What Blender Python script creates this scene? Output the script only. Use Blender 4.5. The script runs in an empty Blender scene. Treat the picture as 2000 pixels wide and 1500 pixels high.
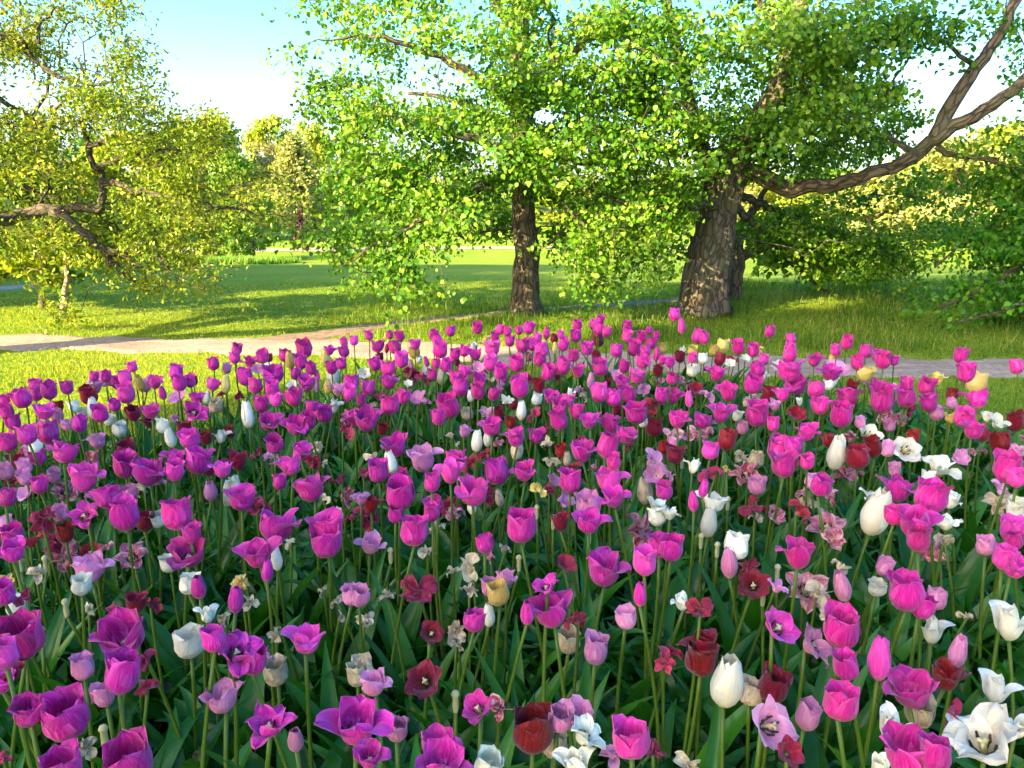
import bpy, math, random
import numpy as np
from mathutils import Vector, Matrix, Euler

random.seed(7)
RNG = np.random.default_rng(7)
C = bpy.context.scene.collection
R = math.radians

# ------------------------------------------------------------------ camera, sky, sun, exposure
CAM_Z, F_PX, PITCH = 1.38, 1511.0, R(13.0)
sc = bpy.context.scene
cam_data = bpy.data.cameras.new('camera')
cam_data.sensor_width = 36.0
cam_data.lens = 36.0 * F_PX / 2000.0
cam_data.clip_start, cam_data.clip_end = 0.05, 2000.0
cam = bpy.data.objects.new('camera', cam_data)
C.objects.link(cam)
cam.location = (0, 0, CAM_Z)
cam.rotation_euler = (R(90) - PITCH, 0, 0)
sc.camera = cam

SUN_DIR = np.array([0.76, 0.65])            # the way the sunlight travels over the ground
SUN_DIR = SUN_DIR / np.linalg.norm(SUN_DIR)
SUN_EL = R(22.0)
world = bpy.data.worlds.new('World')
sc.world = world
world.use_nodes = True
wn = world.node_tree
bg = wn.nodes['Background']
sky = wn.nodes.new('ShaderNodeTexSky')
sky.sky_type = 'NISHITA'
sky.sun_disc = False
sky.sun_elevation = SUN_EL
sky.sun_rotation = math.atan2(-SUN_DIR[0], -SUN_DIR[1])
sky.dust_density = 3.4
sky.ozone_density = 2.0
deep = wn.nodes.new('ShaderNodeHueSaturation')
deep.inputs['Saturation'].default_value = 1.5
wn.links.new(sky.outputs[0], deep.inputs['Color'])
wn.links.new(deep.outputs[0], bg.inputs[0])
bg.inputs[1].default_value = 0.15

sun_data = bpy.data.lights.new('sun', 'SUN')
sun_data.energy = 5.0
sun_data.angle = R(0.5)
sun_data.color = (1.0, 0.82, 0.46)
sun = bpy.data.objects.new('sun', sun_data)
C.objects.link(sun)
sun.rotation_euler = Vector((SUN_DIR[0] * math.cos(SUN_EL), SUN_DIR[1] * math.cos(SUN_EL), -math.sin(SUN_EL))).to_track_quat('-Z', 'Y').to_euler()

sc.view_settings.view_transform = 'Standard'
sc.view_settings.look = 'None'
sc.view_settings.exposure = 2.4
sc.view_settings.gamma = 1.0
sc.cycles.use_denoising = True
sc.cycles.max_bounces = 8
sc.cycles.transmission_bounces = 6

# ------------------------------------------------------------------ helpers
CP, SP = math.cos(PITCH), math.sin(PITCH)


def ray(px, py):
    u, v = (px - 1000.0) / F_PX, -(py - 750.0) / F_PX
    return np.array([u, CP + v * SP, -SP + v * CP])


def at_plane(px, py, z):
    d = ray(px, py)
    return np.array([0, 0, CAM_Z]) + d * ((z - CAM_Z) / d[2])


def at_y(px, py, Y):
    d = ray(px, py)
    return np.array([0, 0, CAM_Z]) + d * (Y / d[1])


def to_px(p):
    x, y, z = p[0], p[1], p[2] - CAM_Z
    dep = y * CP - z * SP
    up = y * SP + z * CP
    return 1000 + F_PX * x / dep, 750 - F_PX * up / dep, dep


def sstep(a, b, x):
    t = np.clip((np.asarray(x, float) - a) / (b - a), 0, 1)
    return t * t * (3 - 2 * t)


def gz(x, y):
    """height of the park's ground"""
    x, y = np.asarray(x, float), np.asarray(y, float)
    z = -2.35 * sstep(11, 58, y) + 7.0 * sstep(58, 190, y)
    z = z + 1.2 * sstep(60, 130, y) * sstep(-10, -60, x)
    ridge = np.exp(-((y - 11.6 - 0.10 * (x - 2)) / 1.5) ** 2) * sstep(1.2, 3.5, x) * (1 - sstep(9, 13, x))
    z = z + 0.20 * ridge
    z = z + 0.05 * np.exp(-((x - 2.6) ** 2 + (y - 10.2) ** 2) / 1.5) + 0.04 * np.exp(-(x ** 2 + (y - 9.8) ** 2) / 1.0)
    z = z + 0.015 * np.sin(x * 1.3 + 0.5) * np.sin(y * 0.9) * sstep(5.5, 8, y)
    return z


def on_ground(px, py):
    p = at_plane(px, py, 0.0)
    for _ in range(12):
        p = at_plane(px, py, float(gz(p[0], p[1])))
    return p


def mesh_np(name, V, polys, mats, uv=None, mat_index=None, smooth=True):
    """polys: list of int arrays (n, k); uv: list of arrays (n, k, 2) to match"""
    me = bpy.data.meshes.new(name)
    V = np.asarray(V, np.float32)
    polys = [np.asarray(p, np.int32) for p in polys if len(p)]
    loops = np.concatenate([p.reshape(-1) for p in polys])
    tot = np.concatenate([np.full(len(p), p.shape[1], np.int32) for p in polys])
    start = np.concatenate([[0], np.cumsum(tot)[:-1]]).astype(np.int32)
    me.vertices.add(len(V))
    me.vertices.foreach_set('co', V.reshape(-1))
    me.loops.add(len(loops))
    me.loops.foreach_set('vertex_index', loops)
    me.polygons.add(len(tot))
    me.polygons.foreach_set('loop_start', start)
    me.polygons.foreach_set('loop_total', tot)
    me.polygons.foreach_set('use_smooth', np.full(len(tot), smooth))
    if mat_index is not None:
        me.polygons.foreach_set('material_index', np.asarray(mat_index, np.int32))
    if uv is not None:
        l = me.uv_layers.new(name='UVMap')
        l.data.foreach_set('uv', np.concatenate([np.asarray(u, np.float32).reshape(-1) for u in uv]))
    me.update()
    me.validate()
    for m in (mats if isinstance(mats, (list, tuple)) else [mats]):
        me.materials.append(m)
    return me


def link(name, me, parent=None):
    o = bpy.data.objects.new(name, me)
    C.objects.link(o)
    if parent is not None:
        o.parent = parent
    return o


def tag(o, label=None, cat=None, group=None, kind=None):
    if label: o['label'] = label
    if cat: o['category'] = cat
    if group: o['group'] = group
    if kind: o['kind'] = kind
    return o


def thing(name, label, cat, loc=(0, 0, 0), rz=0.0, group=None):
    o = bpy.data.objects.new(name, None)
    o.empty_display_size = 0.1
    C.objects.link(o)
    o.location = loc
    o.rotation_euler = (0, 0, rz)
    return tag(o, label, cat, group)


def frames(tip, nrm):
    """rotation matrices whose columns are (side, tip, normal)"""
    tip = tip / np.linalg.norm(tip, axis=1, keepdims=True)
    side = np.cross(tip, nrm)
    side = side / (np.linalg.norm(side, axis=1, keepdims=True) + 1e-9)
    n = np.cross(side, tip)
    return np.stack([side, tip, n], axis=2)


def scatter(tv, tf, pos, rot, size):
    """many copies of one small template in one vertex array"""
    n, k = len(pos), len(tv)
    size = np.asarray(size, float).reshape(n, 1, -1)
    V = np.einsum('nij,nkj->nki', rot, np.broadcast_to(tv, (n, k, 3)) * size) + pos[:, None, :]
    F = np.asarray(tf)[None] + (np.arange(n) * k)[:, None, None]
    return V.reshape(-1, 3), F.reshape(-1, np.asarray(tf).shape[1])


def catmull(P, step):
    P = np.asarray(P, float)
    Q = np.vstack([2 * P[0] - P[1], P, 2 * P[-1] - P[-2]])
    out = []
    for i in range(1, len(Q) - 2):
        n = max(2, int(np.linalg.norm(Q[i + 1][:3] - Q[i][:3]) / step))
        for t in np.arange(n) / n:
            a, b, c, d = Q[i - 1], Q[i], Q[i + 1], Q[i + 2]
            out.append(0.5 * (2 * b + (c - a) * t + (2 * a - 5 * b + 4 * c - d) * t * t + (3 * b - a - 3 * c + d) * t ** 3))
    out.append(P[-1])
    return np.array(out)


def tube(P, rad, sides=6, bump=None, cap=True):
    """a tapering tube along the points P; bump(k, angles, s) gives a factor on the radius"""
    P = np.asarray(P, float)
    n = len(P)
    T = np.gradient(P, axis=0)
    T /= np.linalg.norm(T, axis=1, keepdims=True) + 1e-9
    ref = np.array([0.0, 1.0, 0.0]) if abs(T[0][1]) < 0.9 else np.array([1.0, 0, 0])
    A = np.zeros_like(P)
    a = ref - T[0] * ref.dot(T[0])
    for i in range(n):
        a = a - T[i] * a.dot(T[i])
        a /= np.linalg.norm(a) + 1e-9
        A[i] = a
    B = np.cross(T, A)
    th = np.arange(sides) / sides * 2 * math.pi
    rr = np.asarray(rad, float).reshape(n, 1) * np.ones((n, sides))
    if bump is not None:
        s = np.concatenate([[0], np.cumsum(np.linalg.norm(np.diff(P, axis=0), axis=1))])
        rr = rr * np.stack([bump(i, th, s[i]) for i in range(n)])
    V = P[:, None, :] + rr[:, :, None] * (np.cos(th)[None, :, None] * A[:, None, :] + np.sin(th)[None, :, None] * B[:, None, :])
    V = V.reshape(-1, 3)
    i = np.arange(n - 1)[:, None] * sides
    j = np.arange(sides)[None, :]
    F = np.stack([i + j, i + (j + 1) % sides, i + sides + (j + 1) % sides, i + sides + j], axis=2).reshape(-1, 4)
    if cap:
        V = np.vstack([V, P[-1] + T[-1] * rad[-1] * 0.6])
        tip = len(V) - 1
        b = (n - 1) * sides
        caps = np.array([[b + k, b + (k + 1) % sides, tip] for k in range(sides)])
    else:
        caps = np.zeros((0, 3), int)
    return V, F, caps


def along(me, P, sides):
    """each vertex's place round and along its limb, for the bark"""
    co = np.zeros(len(me.vertices) * 3); me.vertices.foreach_get('co', co); co = co.reshape(-1, 3)
    n = len(P)
    s = np.concatenate([[0], np.cumsum(np.linalg.norm(np.diff(P, axis=0), axis=1))])
    th = np.arange(sides) / sides * 2 * math.pi
    r = np.linalg.norm(co[:n * sides].reshape(n, sides, 3) - P[:, None, :], axis=2)
    r = np.maximum(r.mean(1, keepdims=True), 0.04) * np.ones((1, sides))
    A = np.stack([r * np.cos(th), r * np.sin(th), s[:, None] * np.ones((1, sides))], 2).reshape(-1, 3)
    A = np.vstack([A, np.repeat(A[-1:], len(co) - len(A), 0)])
    at = me.attributes.new('along', 'FLOAT_VECTOR', 'POINT')
    at.data.foreach_set('vector', A.astype(np.float32).reshape(-1))


class Soup:
    """gathers shapes that become one mesh"""
    def __init__(s): s.V, s.F4, s.F3, s.n = [], [], [], 0
    def add(s, V, F4=(), F3=()):
        if len(F4): s.F4.append(np.asarray(F4) + s.n)
        if len(F3): s.F3.append(np.asarray(F3) + s.n)
        s.V.append(V); s.n += len(V)
    def mesh(s, name, mat, smooth=True):
        return mesh_np(name, np.vstack(s.V), [np.vstack(x) for x in (s.F4, s.F3) if x], mat, smooth=smooth)


# ------------------------------------------------------------------ materials
def new_mat(name):
    m = bpy.data.materials.new(name)
    m.use_nodes = True
    nt = m.node_tree
    nt.nodes.clear()
    out = nt.nodes.new('ShaderNodeOutputMaterial')
    return m, nt, out


def nd(nt, kind, **kw):
    n = nt.nodes.new(kind)
    for k, v in kw.items():
        if k in n.inputs: n.inputs[k].default_value = v
        else: setattr(n, k, v)
    return n


def ramp(nt, fac, stops, interp='LINEAR'):
    r = nt.nodes.new('ShaderNodeValToRGB')
    r.color_ramp.interpolation = interp
    e = r.color_ramp.elements
    while len(e) < len(stops): e.new(0.5)
    for i, (p, c) in enumerate(stops):
        e[i].position = p
        e[i].color = (*c, 1) if len(c) == 3 else c
    nt.links.new(fac, r.inputs[0])
    return r.outputs[0]


def mixc(nt, fac, a, b, mode='MIX'):
    m = nt.nodes.new('ShaderNodeMix')
    m.data_type = 'RGBA'
    m.blend_type = mode
    for sock, v in ((m.inputs[0], fac), (m.inputs[6], a), (m.inputs[7], b)):
        if hasattr(v, 'links'): nt.links.new(v, sock)
        elif isinstance(v, (int, float)): sock.default_value = v
        else: sock.default_value = (*v, 1)
    return m.outputs[2]


def noise(nt, vec, scale, detail=4, rough=0.55, out=0):
    n = nt.nodes.new('ShaderNodeTexNoise')
    n.inputs['Scale'].default_value = scale
    n.inputs['Detail'].default_value = detail
    n.inputs['Roughness'].default_value = rough
    if vec is not None: nt.links.new(vec, n.inputs['Vector'])
    return n.outputs[out]


def mapped(nt, vec, scale):
    m = nt.nodes.new('ShaderNodeMapping')
    m.inputs['Scale'].default_value = scale
    nt.links.new(vec, m.inputs['Vector'])
    return m.outputs[0]


def leaf_material(name, cols, trans=0.38, tcol=None, rough=0.45, clump=0.6):
    m, nt, out = new_mat(name)
    geo = nt.nodes.new('ShaderNodeNewGeometry')
    tc = nt.nodes.new('ShaderNodeTexCoord')
    big = noise(nt, tc.outputs['Object'], clump, 2)
    f = nd(nt, 'ShaderNodeMath', operation='MULTIPLY_ADD')
    nt.links.new(geo.outputs['Random Per Island'], f.inputs[0])
    f.inputs[1].default_value = 0.75
    sh = nd(nt, 'ShaderNodeMath', operation='MULTIPLY_ADD')
    nt.links.new(big, sh.inputs[0]); sh.inputs[1].default_value = 0.9; sh.inputs[2].default_value = -0.33
    nt.links.new(sh.outputs[0], f.inputs[2])
    col = ramp(nt, f.outputs[0], [(i / (len(cols) - 1), c) for i, c in enumerate(cols)])
    p = nd(nt, 'ShaderNodeBsdfPrincipled', Roughness=rough)
    p.inputs['Specular IOR Level'].default_value = 0.28
    nt.links.new(col, p.inputs['Base Color'])
    t = nt.nodes.new('ShaderNodeBsdfTranslucent')
    nt.links.new(mixc(nt, 1.0, col, tcol or (1.5, 1.35, 0.6), 'MULTIPLY'), t.inputs['Color'])
    mx = nt.nodes.new('ShaderNodeMixShader')
    mx.inputs[0].default_value = trans
    nt.links.new(p.outputs[0], mx.inputs[1]); nt.links.new(t.outputs[0], mx.inputs[2])
    nt.links.new(mx.outputs[0], out.inputs[0])
    return m


def bark_material(name, dark, light, scale=1.0, bump=0.9):
    m, nt, out = new_mat(name)
    tc = nt.nodes.new('ShaderNodeTexCoord')
    at = nt.nodes.new('ShaderNodeAttribute'); at.attribute_name = 'along'
    v = mapped(nt, at.outputs['Vector'], (13 * scale, 13 * scale, 4.2 * scale))
    n1 = noise(nt, v, 1.0, 8, 0.62)
    n2 = noise(nt, tc.outputs['Object'], 2.2 * scale, 3)
    vo = nt.nodes.new('ShaderNodeTexVoronoi')
    vo.feature = 'DISTANCE_TO_EDGE'
    vo.inputs['Scale'].default_value = 1.3
    wv = nt.nodes.new('ShaderNodeVectorMath'); wv.operation = 'ADD'
    nt.links.new(v, wv.inputs[0]); nt.links.new(noise(nt, v, 0.9, 5, 0.6, 1), wv.inputs[1])
    nt.links.new(wv.outputs[0], vo.inputs['Vector'])
    fis = ramp(nt, vo.outputs['Distance'], [(0.0, (0, 0, 0)), (0.16, (1, 1, 1))])
    h = mixc(nt, 0.35, n1, fis)
    col = ramp(nt, h, [(0.2, tuple(c * 0.35 for c in dark)), (0.45, dark), (0.82, light)])
    col = mixc(nt, ramp(nt, n2, [(0.45, (0, 0, 0)), (0.70, (0.6,) * 3)]), col, (0.075, 0.085, 0.035))
    col = mixc(nt, ramp(nt, noise(nt, at.outputs['Vector'], 9.0 * scale, 6, 0.7), [(0.60, (0, 0, 0)), (0.72, (0.5,) * 3)]), col, tuple(min(0.5, c * 1.7) for c in light))
    p = nd(nt, 'ShaderNodeBsdfPrincipled', Roughness=0.9)
    nt.links.new(col, p.inputs['Base Color'])
    b = nd(nt, 'ShaderNodeBump', Strength=bump, Distance=0.03)
    nt.links.new(h, b.inputs['Height'])
    nt.links.new(b.outputs[0], p.inputs['Normal'])
    nt.links.new(p.outputs[0], out.inputs[0])
    return m


def petal_material(name, main, edge, base, dark, trans=0.26, spots=None, rough=0.42):
    """UV: x across the petal, y from its base to its tip"""
    m, nt, out = new_mat(name)
    uv = nt.nodes.new('ShaderNodeUVMap')
    geo = nt.nodes.new('ShaderNodeNewGeometry')
    oi = nt.nodes.new('ShaderNodeObjectInfo')
    sep = nt.nodes.new('ShaderNodeSeparateXYZ')
    nt.links.new(uv.outputs[0], sep.inputs[0])
    own_r = nt.nodes.new('ShaderNodeAttribute'); own_r.attribute_name = 'flower'
    sm = nd(nt, 'ShaderNodeMath', operation='ADD'); nt.links.new(oi.outputs['Random'], sm.inputs[0]); nt.links.new(own_r.outputs['Fac'], sm.inputs[1])
    one = nd(nt, 'ShaderNodeMath', operation='FRACT'); nt.links.new(sm.outputs[0], one.inputs[0])
    rnd = nt.nodes.new('ShaderNodeVectorMath'); rnd.operation = 'MULTIPLY_ADD'
    cx = nt.nodes.new('ShaderNodeCombineXYZ')
    for k in range(3): nt.links.new(geo.outputs['Random Per Island'], cx.inputs[k])
    nt.links.new(cx.outputs[0], rnd.inputs[0]); rnd.inputs[1].default_value = (37, 19, 11)
    nt.links.new(uv.outputs[0], rnd.inputs[2])
    fine = noise(nt, mapped(nt, rnd.outputs[0], (26, 2.2, 3)), 1.0, 5, 0.6)
    blot = noise(nt, mapped(nt, rnd.outputs[0], (3.2, 3.2, 1)), 1.0, 4, 0.6)
    col = ramp(nt, fine, [(0.3, dark), (0.52, main), (0.75, edge)])
    # a pale edge and a base of its own colour
    ed = nd(nt, 'ShaderNodeMath', operation='SUBTRACT'); nt.links.new(sep.outputs[0], ed.inputs[0]); ed.inputs[1].default_value = 0.5
    ab = nd(nt, 'ShaderNodeMath', operation='ABSOLUTE'); nt.links.new(ed.outputs[0], ab.inputs[0])
    col = mixc(nt, ramp(nt, ab.outputs[0], [(0.30, (0, 0, 0)), (0.5, (0.55,) * 3)]), col, edge)
    col = mixc(nt, ramp(nt, sep.outputs[1], [(0.02, (0.9,) * 3), (0.26, (0, 0, 0))]), col, base)
    if spots:
        col = mixc(nt, ramp(nt, blot, [(spots[1], (0, 0, 0)), (spots[2], (spots[3],) * 3)]), col, spots[0])
    vary = nd(nt, 'ShaderNodeHueSaturation')
    a = nd(nt, 'ShaderNodeMath', operation='MULTIPLY_ADD'); nt.links.new(one.outputs[0], a.inputs[0]); a.inputs[1].default_value = 0.024; a.inputs[2].default_value = 0.486
    nt.links.new(a.outputs[0], vary.inputs['Hue'])
    a2 = nd(nt, 'ShaderNodeMath', operation='MULTIPLY_ADD'); nt.links.new(geo.outputs['Random Per Island'], a2.inputs[0]); a2.inputs[1].default_value = 0.35; a2.inputs[2].default_value = 0.83
    fl = nd(nt, 'ShaderNodeMath', operation='MULTIPLY'); nt.links.new(a2.outputs[0], fl.inputs[0])
    fr = nd(nt, 'ShaderNodeMath', operation='FRACT'); f7 = nd(nt, 'ShaderNodeMath', operation='MULTIPLY'); f7.inputs[1].default_value = 7.31
    nt.links.new(one.outputs[0], f7.inputs[0]); nt.links.new(f7.outputs[0], fr.inputs[0])
    fv = nd(nt, 'ShaderNodeMath', operation='MULTIPLY_ADD'); nt.links.new(fr.outputs[0], fv.inputs[0]); fv.inputs[1].default_value = 0.40; fv.inputs[2].default_value = 0.76
    nt.links.new(fv.outputs[0], fl.inputs[1])
    nt.links.new(fl.outputs[0], vary.inputs['Value'])
    col = mixc(nt, ramp(nt, fr.outputs[0], [(0.72, (0, 0, 0)), (1.0, (0.35,) * 3)]), col, edge)
    nt.links.new(col, vary.inputs['Color'])
    col = vary.outputs[0]
    # rain drops: tiny bumped domes, their pale sparkle painted into the colour
    vo = nt.nodes.new('ShaderNodeTexVoronoi'); vo.inputs['Scale'].default_value = 1.0
    nt.links.new(mapped(nt, rnd.outputs[0], (15, 20, 1)), vo.inputs['Vector'])
    drop = ramp(nt, vo.outputs['Distance'], [(0.0, (1, 1, 1)), (0.20, (0, 0, 0))])
    col = mixc(nt, mixc(nt, 1.0, drop, ramp(nt, blot, [(0.48, (0, 0, 0)), (0.62, (0.42,) * 3)]), 'MULTIPLY'), col, (0.9, 0.7, 0.8))
    p = nd(nt, 'ShaderNodeBsdfPrincipled', Roughness=rough)
    p.inputs['Specular IOR Level'].default_value = 0.35
    p.inputs['Sheen Weight'].default_value = 0.25
    nt.links.new(col, p.inputs['Base Color'])
    b1 = nd(nt, 'ShaderNodeBump', Strength=0.35, Distance=0.004); nt.links.new(fine, b1.inputs['Height'])
    b2 = nd(nt, 'ShaderNodeBump', Strength=0.5, Distance=0.004); nt.links.new(drop, b2.inputs['Height']); nt.links.new(b1.outputs[0], b2.inputs['Normal'])
    nt.links.new(b2.outputs[0], p.inputs['Normal'])
    t = nt.nodes.new('ShaderNodeBsdfTranslucent')
    nt.links.new(col, t.inputs['Color'])
    mx = nt.nodes.new('ShaderNodeMixShader'); mx.inputs[0].default_value = trans
    nt.links.new(p.outputs[0], mx.inputs[1]); nt.links.new(t.outputs[0], mx.inputs[2])
    nt.links.new(mx.outputs[0], out.inputs[0])
    return m


def ground_material():
    m, nt, out = new_mat('lawn')
    tc = nt.nodes.new('ShaderNodeTexCoord')
    o = tc.outputs['Object']
    n1 = noise(nt, o, 0.35, 4)
    n2 = noise(nt, o, 9.0, 6, 0.7)
    n3 = noise(nt, mapped(nt, o, (0.25, 1.6, 1)), 1.0, 3)
    col = ramp(nt, n2, [(0.25, (0.04, 0.115, 0.006)), (0.5, (0.14, 0.225, 0.012)), (0.8, (0.32, 0.345, 0.03))])
    col = mixc(nt, ramp(nt, n1, [(0.35, (0, 0, 0)), (0.7, (0.5,) * 3)]), col, (0.31, 0.32, 0.04))
    col = mixc(nt, ramp(nt, n3, [(0.4, (0, 0, 0)), (0.65, (0.3,) * 3)]), col, (0.08, 0.19, 0.012))
    p = nd(nt, 'ShaderNodeBsdfPrincipled', Roughness=0.9)
    p.inputs['Specular IOR Level'].default_value = 0.06
    nt.links.new(col, p.inputs['Base Color'])
    b = nd(nt, 'ShaderNodeBump', Strength=0.8, Distance=0.06); nt.links.new(n2, b.inputs['Height'])
    nt.links.new(b.outputs[0], p.inputs['Normal'])
    nt.links.new(p.outputs[0], out.inputs[0])
    return m


def soil_material(name, a, b, c, scale=18.0, bump=0.7):
    m, nt, out = new_mat(name)
    tc = nt.nodes.new('ShaderNodeTexCoord')
    o = tc.outputs['Object']
    n1 = noise(nt, o, scale, 8, 0.75)
    n2 = noise(nt, o, 1.1, 4)
    vo = nt.nodes.new('ShaderNodeTexVoronoi'); vo.inputs['Scale'].default_value = scale * 4
    nt.links.new(o, vo.inputs['Vector'])
    col = ramp(nt, n1, [(0.3, a), (0.5, b), (0.72, c)])
    col = mixc(nt, ramp(nt, n2, [(0.4, (0, 0, 0)), (0.66, (0.75,) * 3)]), col, tuple(x * 0.62 for x in b))
    col = mixc(nt, ramp(nt, noise(nt, mapped(nt, o, (0.5, 3.0, 1)), 1.6, 5, 0.65), [(0.5, (0, 0, 0)), (0.7, (0.4,) * 3)]), col, tuple(min(0.6, x * 1.15) for x in c))
    col = mixc(nt, 0.25, col, vo.outputs['Color'], 'OVERLAY')
    p = nd(nt, 'ShaderNodeBsdfPrincipled', Roughness=0.95)
    nt.links.new(col, p.inputs['Base Color'])
    bm = nd(nt, 'ShaderNodeBump', Strength=bump, Distance=0.02); nt.links.new(n1, bm.inputs['Height'])
    nt.links.new(bm.outputs[0], p.inputs['Normal'])
    nt.links.new(p.outputs[0], out.inputs[0])
    return m


M = {}
M['lawn'] = ground_material()
M['gravel'] = soil_material('gravel', (0.17, 0.115, 0.08), (0.33, 0.235, 0.17), (0.48, 0.36, 0.27))
M['dirt'] = soil_material('bare_dirt', (0.12, 0.075, 0.04), (0.24, 0.15, 0.085), (0.35, 0.24, 0.15), 12)
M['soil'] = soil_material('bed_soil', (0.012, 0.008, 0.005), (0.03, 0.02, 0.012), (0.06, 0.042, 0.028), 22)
M['grass'] = leaf_material('grass_blades', [(0.04, 0.12, 0.005), (0.12, 0.215, 0.010), (0.23, 0.30, 0.025), (0.42, 0.41, 0.09)], 0.55, (2.0, 1.5, 0.6), clump=0.5)
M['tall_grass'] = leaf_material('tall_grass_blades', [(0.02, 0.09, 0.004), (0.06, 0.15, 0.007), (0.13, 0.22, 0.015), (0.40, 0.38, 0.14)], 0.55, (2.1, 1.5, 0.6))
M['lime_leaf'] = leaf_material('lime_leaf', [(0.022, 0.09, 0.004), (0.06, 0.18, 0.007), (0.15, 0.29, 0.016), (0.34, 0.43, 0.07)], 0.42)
M['lime_leaf_shaded'] = leaf_material('lime_leaf_shaded', [(0.015, 0.09, 0.006), (0.04, 0.17, 0.008), (0.08, 0.23, 0.010), (0.16, 0.28, 0.016)], 0.42)  # darker copy of lime_leaf for the shaded lime, its shade put into the colour
M['oak_leaf'] = leaf_material('oak_leaf', [(0.045, 0.115, 0.005), (0.12, 0.205, 0.009), (0.24, 0.30, 0.016), (0.37, 0.33, 0.07)], 0.36, (1.4, 1.2, 0.5))
M['far_green'] = leaf_material('far_green_leaf', [(0.048, 0.136, 0.015), (0.096, 0.224, 0.018), (0.176, 0.304, 0.026), (0.256, 0.352, 0.038)], 0.35, clump=0.35)
M['far_yellow'] = leaf_material('far_yellow_leaf', [(0.12, 0.21, 0.014), (0.225, 0.3, 0.019), (0.315, 0.36, 0.036), (0.39, 0.39, 0.06)], 0.35, clump=0.35)
M['far_pale'] = leaf_material('far_pale_leaf', [(0.15, 0.19, 0.04), (0.24, 0.28, 0.07), (0.33, 0.35, 0.12), (0.4, 0.39, 0.18)], 0.35, clump=0.35)
M['far_brown'] = leaf_material('far_brown_leaf', [(0.16, 0.15, 0.05), (0.25, 0.23, 0.08), (0.31, 0.29, 0.11), (0.28, 0.32, 0.08)], 0.3, clump=0.35)
M['far_dark'] = leaf_material('far_dark_leaf', [(0.015, 0.055, 0.018), (0.025, 0.08, 0.022), (0.04, 0.11, 0.028)], 0.2, clump=0.35)
M['plum'] = leaf_material('plum_leaf', [(0.03, 0.008, 0.015), (0.05, 0.012, 0.022), (0.08, 0.02, 0.03)], 0.25, (1.3, 0.5, 0.6))
M['blue_leaf'] = leaf_material('silvery_leaf', [(0.10, 0.20, 0.14), (0.18, 0.28, 0.24), (0.35, 0.40, 0.45)], 0.2, (1, 1, 1))
M['bark'] = bark_material('lime_bark', (0.05, 0.036, 0.025), (0.19, 0.14, 0.095), 1.0, 1.0)
M['dark_bark'] = bark_material('oak_bark', (0.045, 0.033, 0.024), (0.13, 0.10, 0.075), 1.2)
M['pale_bark'] = bark_material('pale_bark', (0.20, 0.16, 0.11), (0.42, 0.36, 0.27), 1.5, 0.4)
M['twig'] = bark_material('twig_bark', (0.05, 0.038, 0.026), (0.14, 0.11, 0.08), 2.0, 0.3)
M['tulip_green'] = leaf_material('tulip_leaf', [(0.009, 0.062, 0.004), (0.018, 0.105, 0.006), (0.036, 0.16, 0.01), (0.08, 0.22, 0.03)], 0.22, (1.3, 1.5, 0.5), rough=0.27, clump=3.0)
M['stem'] = leaf_material('tulip_stem', [(0.045, 0.10, 0.010), (0.08, 0.145, 0.014), (0.12, 0.17, 0.02)], 0.12, rough=0.4, clump=2.0)
M['pistil'] = leaf_material('pistil', [(0.55, 0.50, 0.20), (0.62, 0.58, 0.30)], 0.2, (1, 1, 1))
M['anther'] = leaf_material('anther', [(0.02, 0.012, 0.02), (0.10, 0.07, 0.02)], 0.0)
M['m'] = petal_material('magenta_petal', (0.76, 0.010, 0.33), (0.92, 0.13, 0.53), (0.86, 0.26, 0.46), (0.48, 0.004, 0.17))
M['p'] = petal_material('pink_petal', (0.90, 0.30, 0.55), (0.95, 0.58, 0.72), (0.92, 0.72, 0.58), (0.80, 0.15, 0.40), 0.35)
M['r'] = petal_material('crimson_petal', (0.27, 0.001, 0.008), (0.44, 0.010, 0.05), (0.03, 0.003, 0.010), (0.10, 0.001, 0.005))
M['w'] = petal_material('cream_petal', (0.95, 0.90, 0.70), (0.97, 0.94, 0.80), (0.85, 0.80, 0.36), (0.92, 0.84, 0.56), 0.18, ((0.50, 0.36, 0.20), 0.60, 0.78, 0.55))
M['t'] = petal_material('withered_petal', (0.78, 0.64, 0.38), (0.86, 0.75, 0.52), (0.60, 0.55, 0.25), (0.42, 0.30, 0.17), 0.25, ((0.30, 0.17, 0.09), 0.45, 0.68, 0.8), 0.6)
M['y'] = petal_material('yellow_petal', (0.80, 0.58, 0.10), (0.84, 0.72, 0.30), (0.75, 0.62, 0.15), (0.74, 0.46, 0.06))
M['v'] = petal_material('streaked_petal', (0.52, 0.02, 0.10), (0.88, 0.52, 0.54), (0.88, 0.78, 0.60), (0.32, 0.004, 0.03), 0.3, ((0.90, 0.70, 0.62), 0.48, 0.66, 0.85))
M['d'] = petal_material('faded_petal', (0.36, 0.004, 0.035), (0.58, 0.06, 0.14), (0.45, 0.2, 0.15), (0.15, 0.002, 0.014), 0.25, ((0.62, 0.36, 0.28), 0.62, 0.80, 0.6), 0.55)

# ------------------------------------------------------------------ ground
BED = np.array([(-5.2, -0.6), (-5.2, 1.6), (-3.6, 2.5), (-2.6, 3.3), (-1.75, 4.1), (-1.0, 4.75), (0.0, 5.15), (1.0, 5.2), (1.9, 4.75), (2.6, 4.1), (3.3, 3.35), (4.3, 2.7), (5.2, 2.2), (5.2, -0.6)])


def in_poly(x, y, poly):
    x, y = np.asarray(x, float), np.asarray(y, float)
    res = np.zeros(x.shape, bool)
    for (x0, y0), (x1, y1) in zip(poly, np.roll(poly, -1, axis=0)):
        c = (y0 > y) != (y1 > y)
        with np.errstate(divide='ignore', invalid='ignore'):
            res ^= c & (x < (x1 - x0) * (y - y0) / (y1 - y0 + 1e-12) + x0)
    return res


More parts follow.
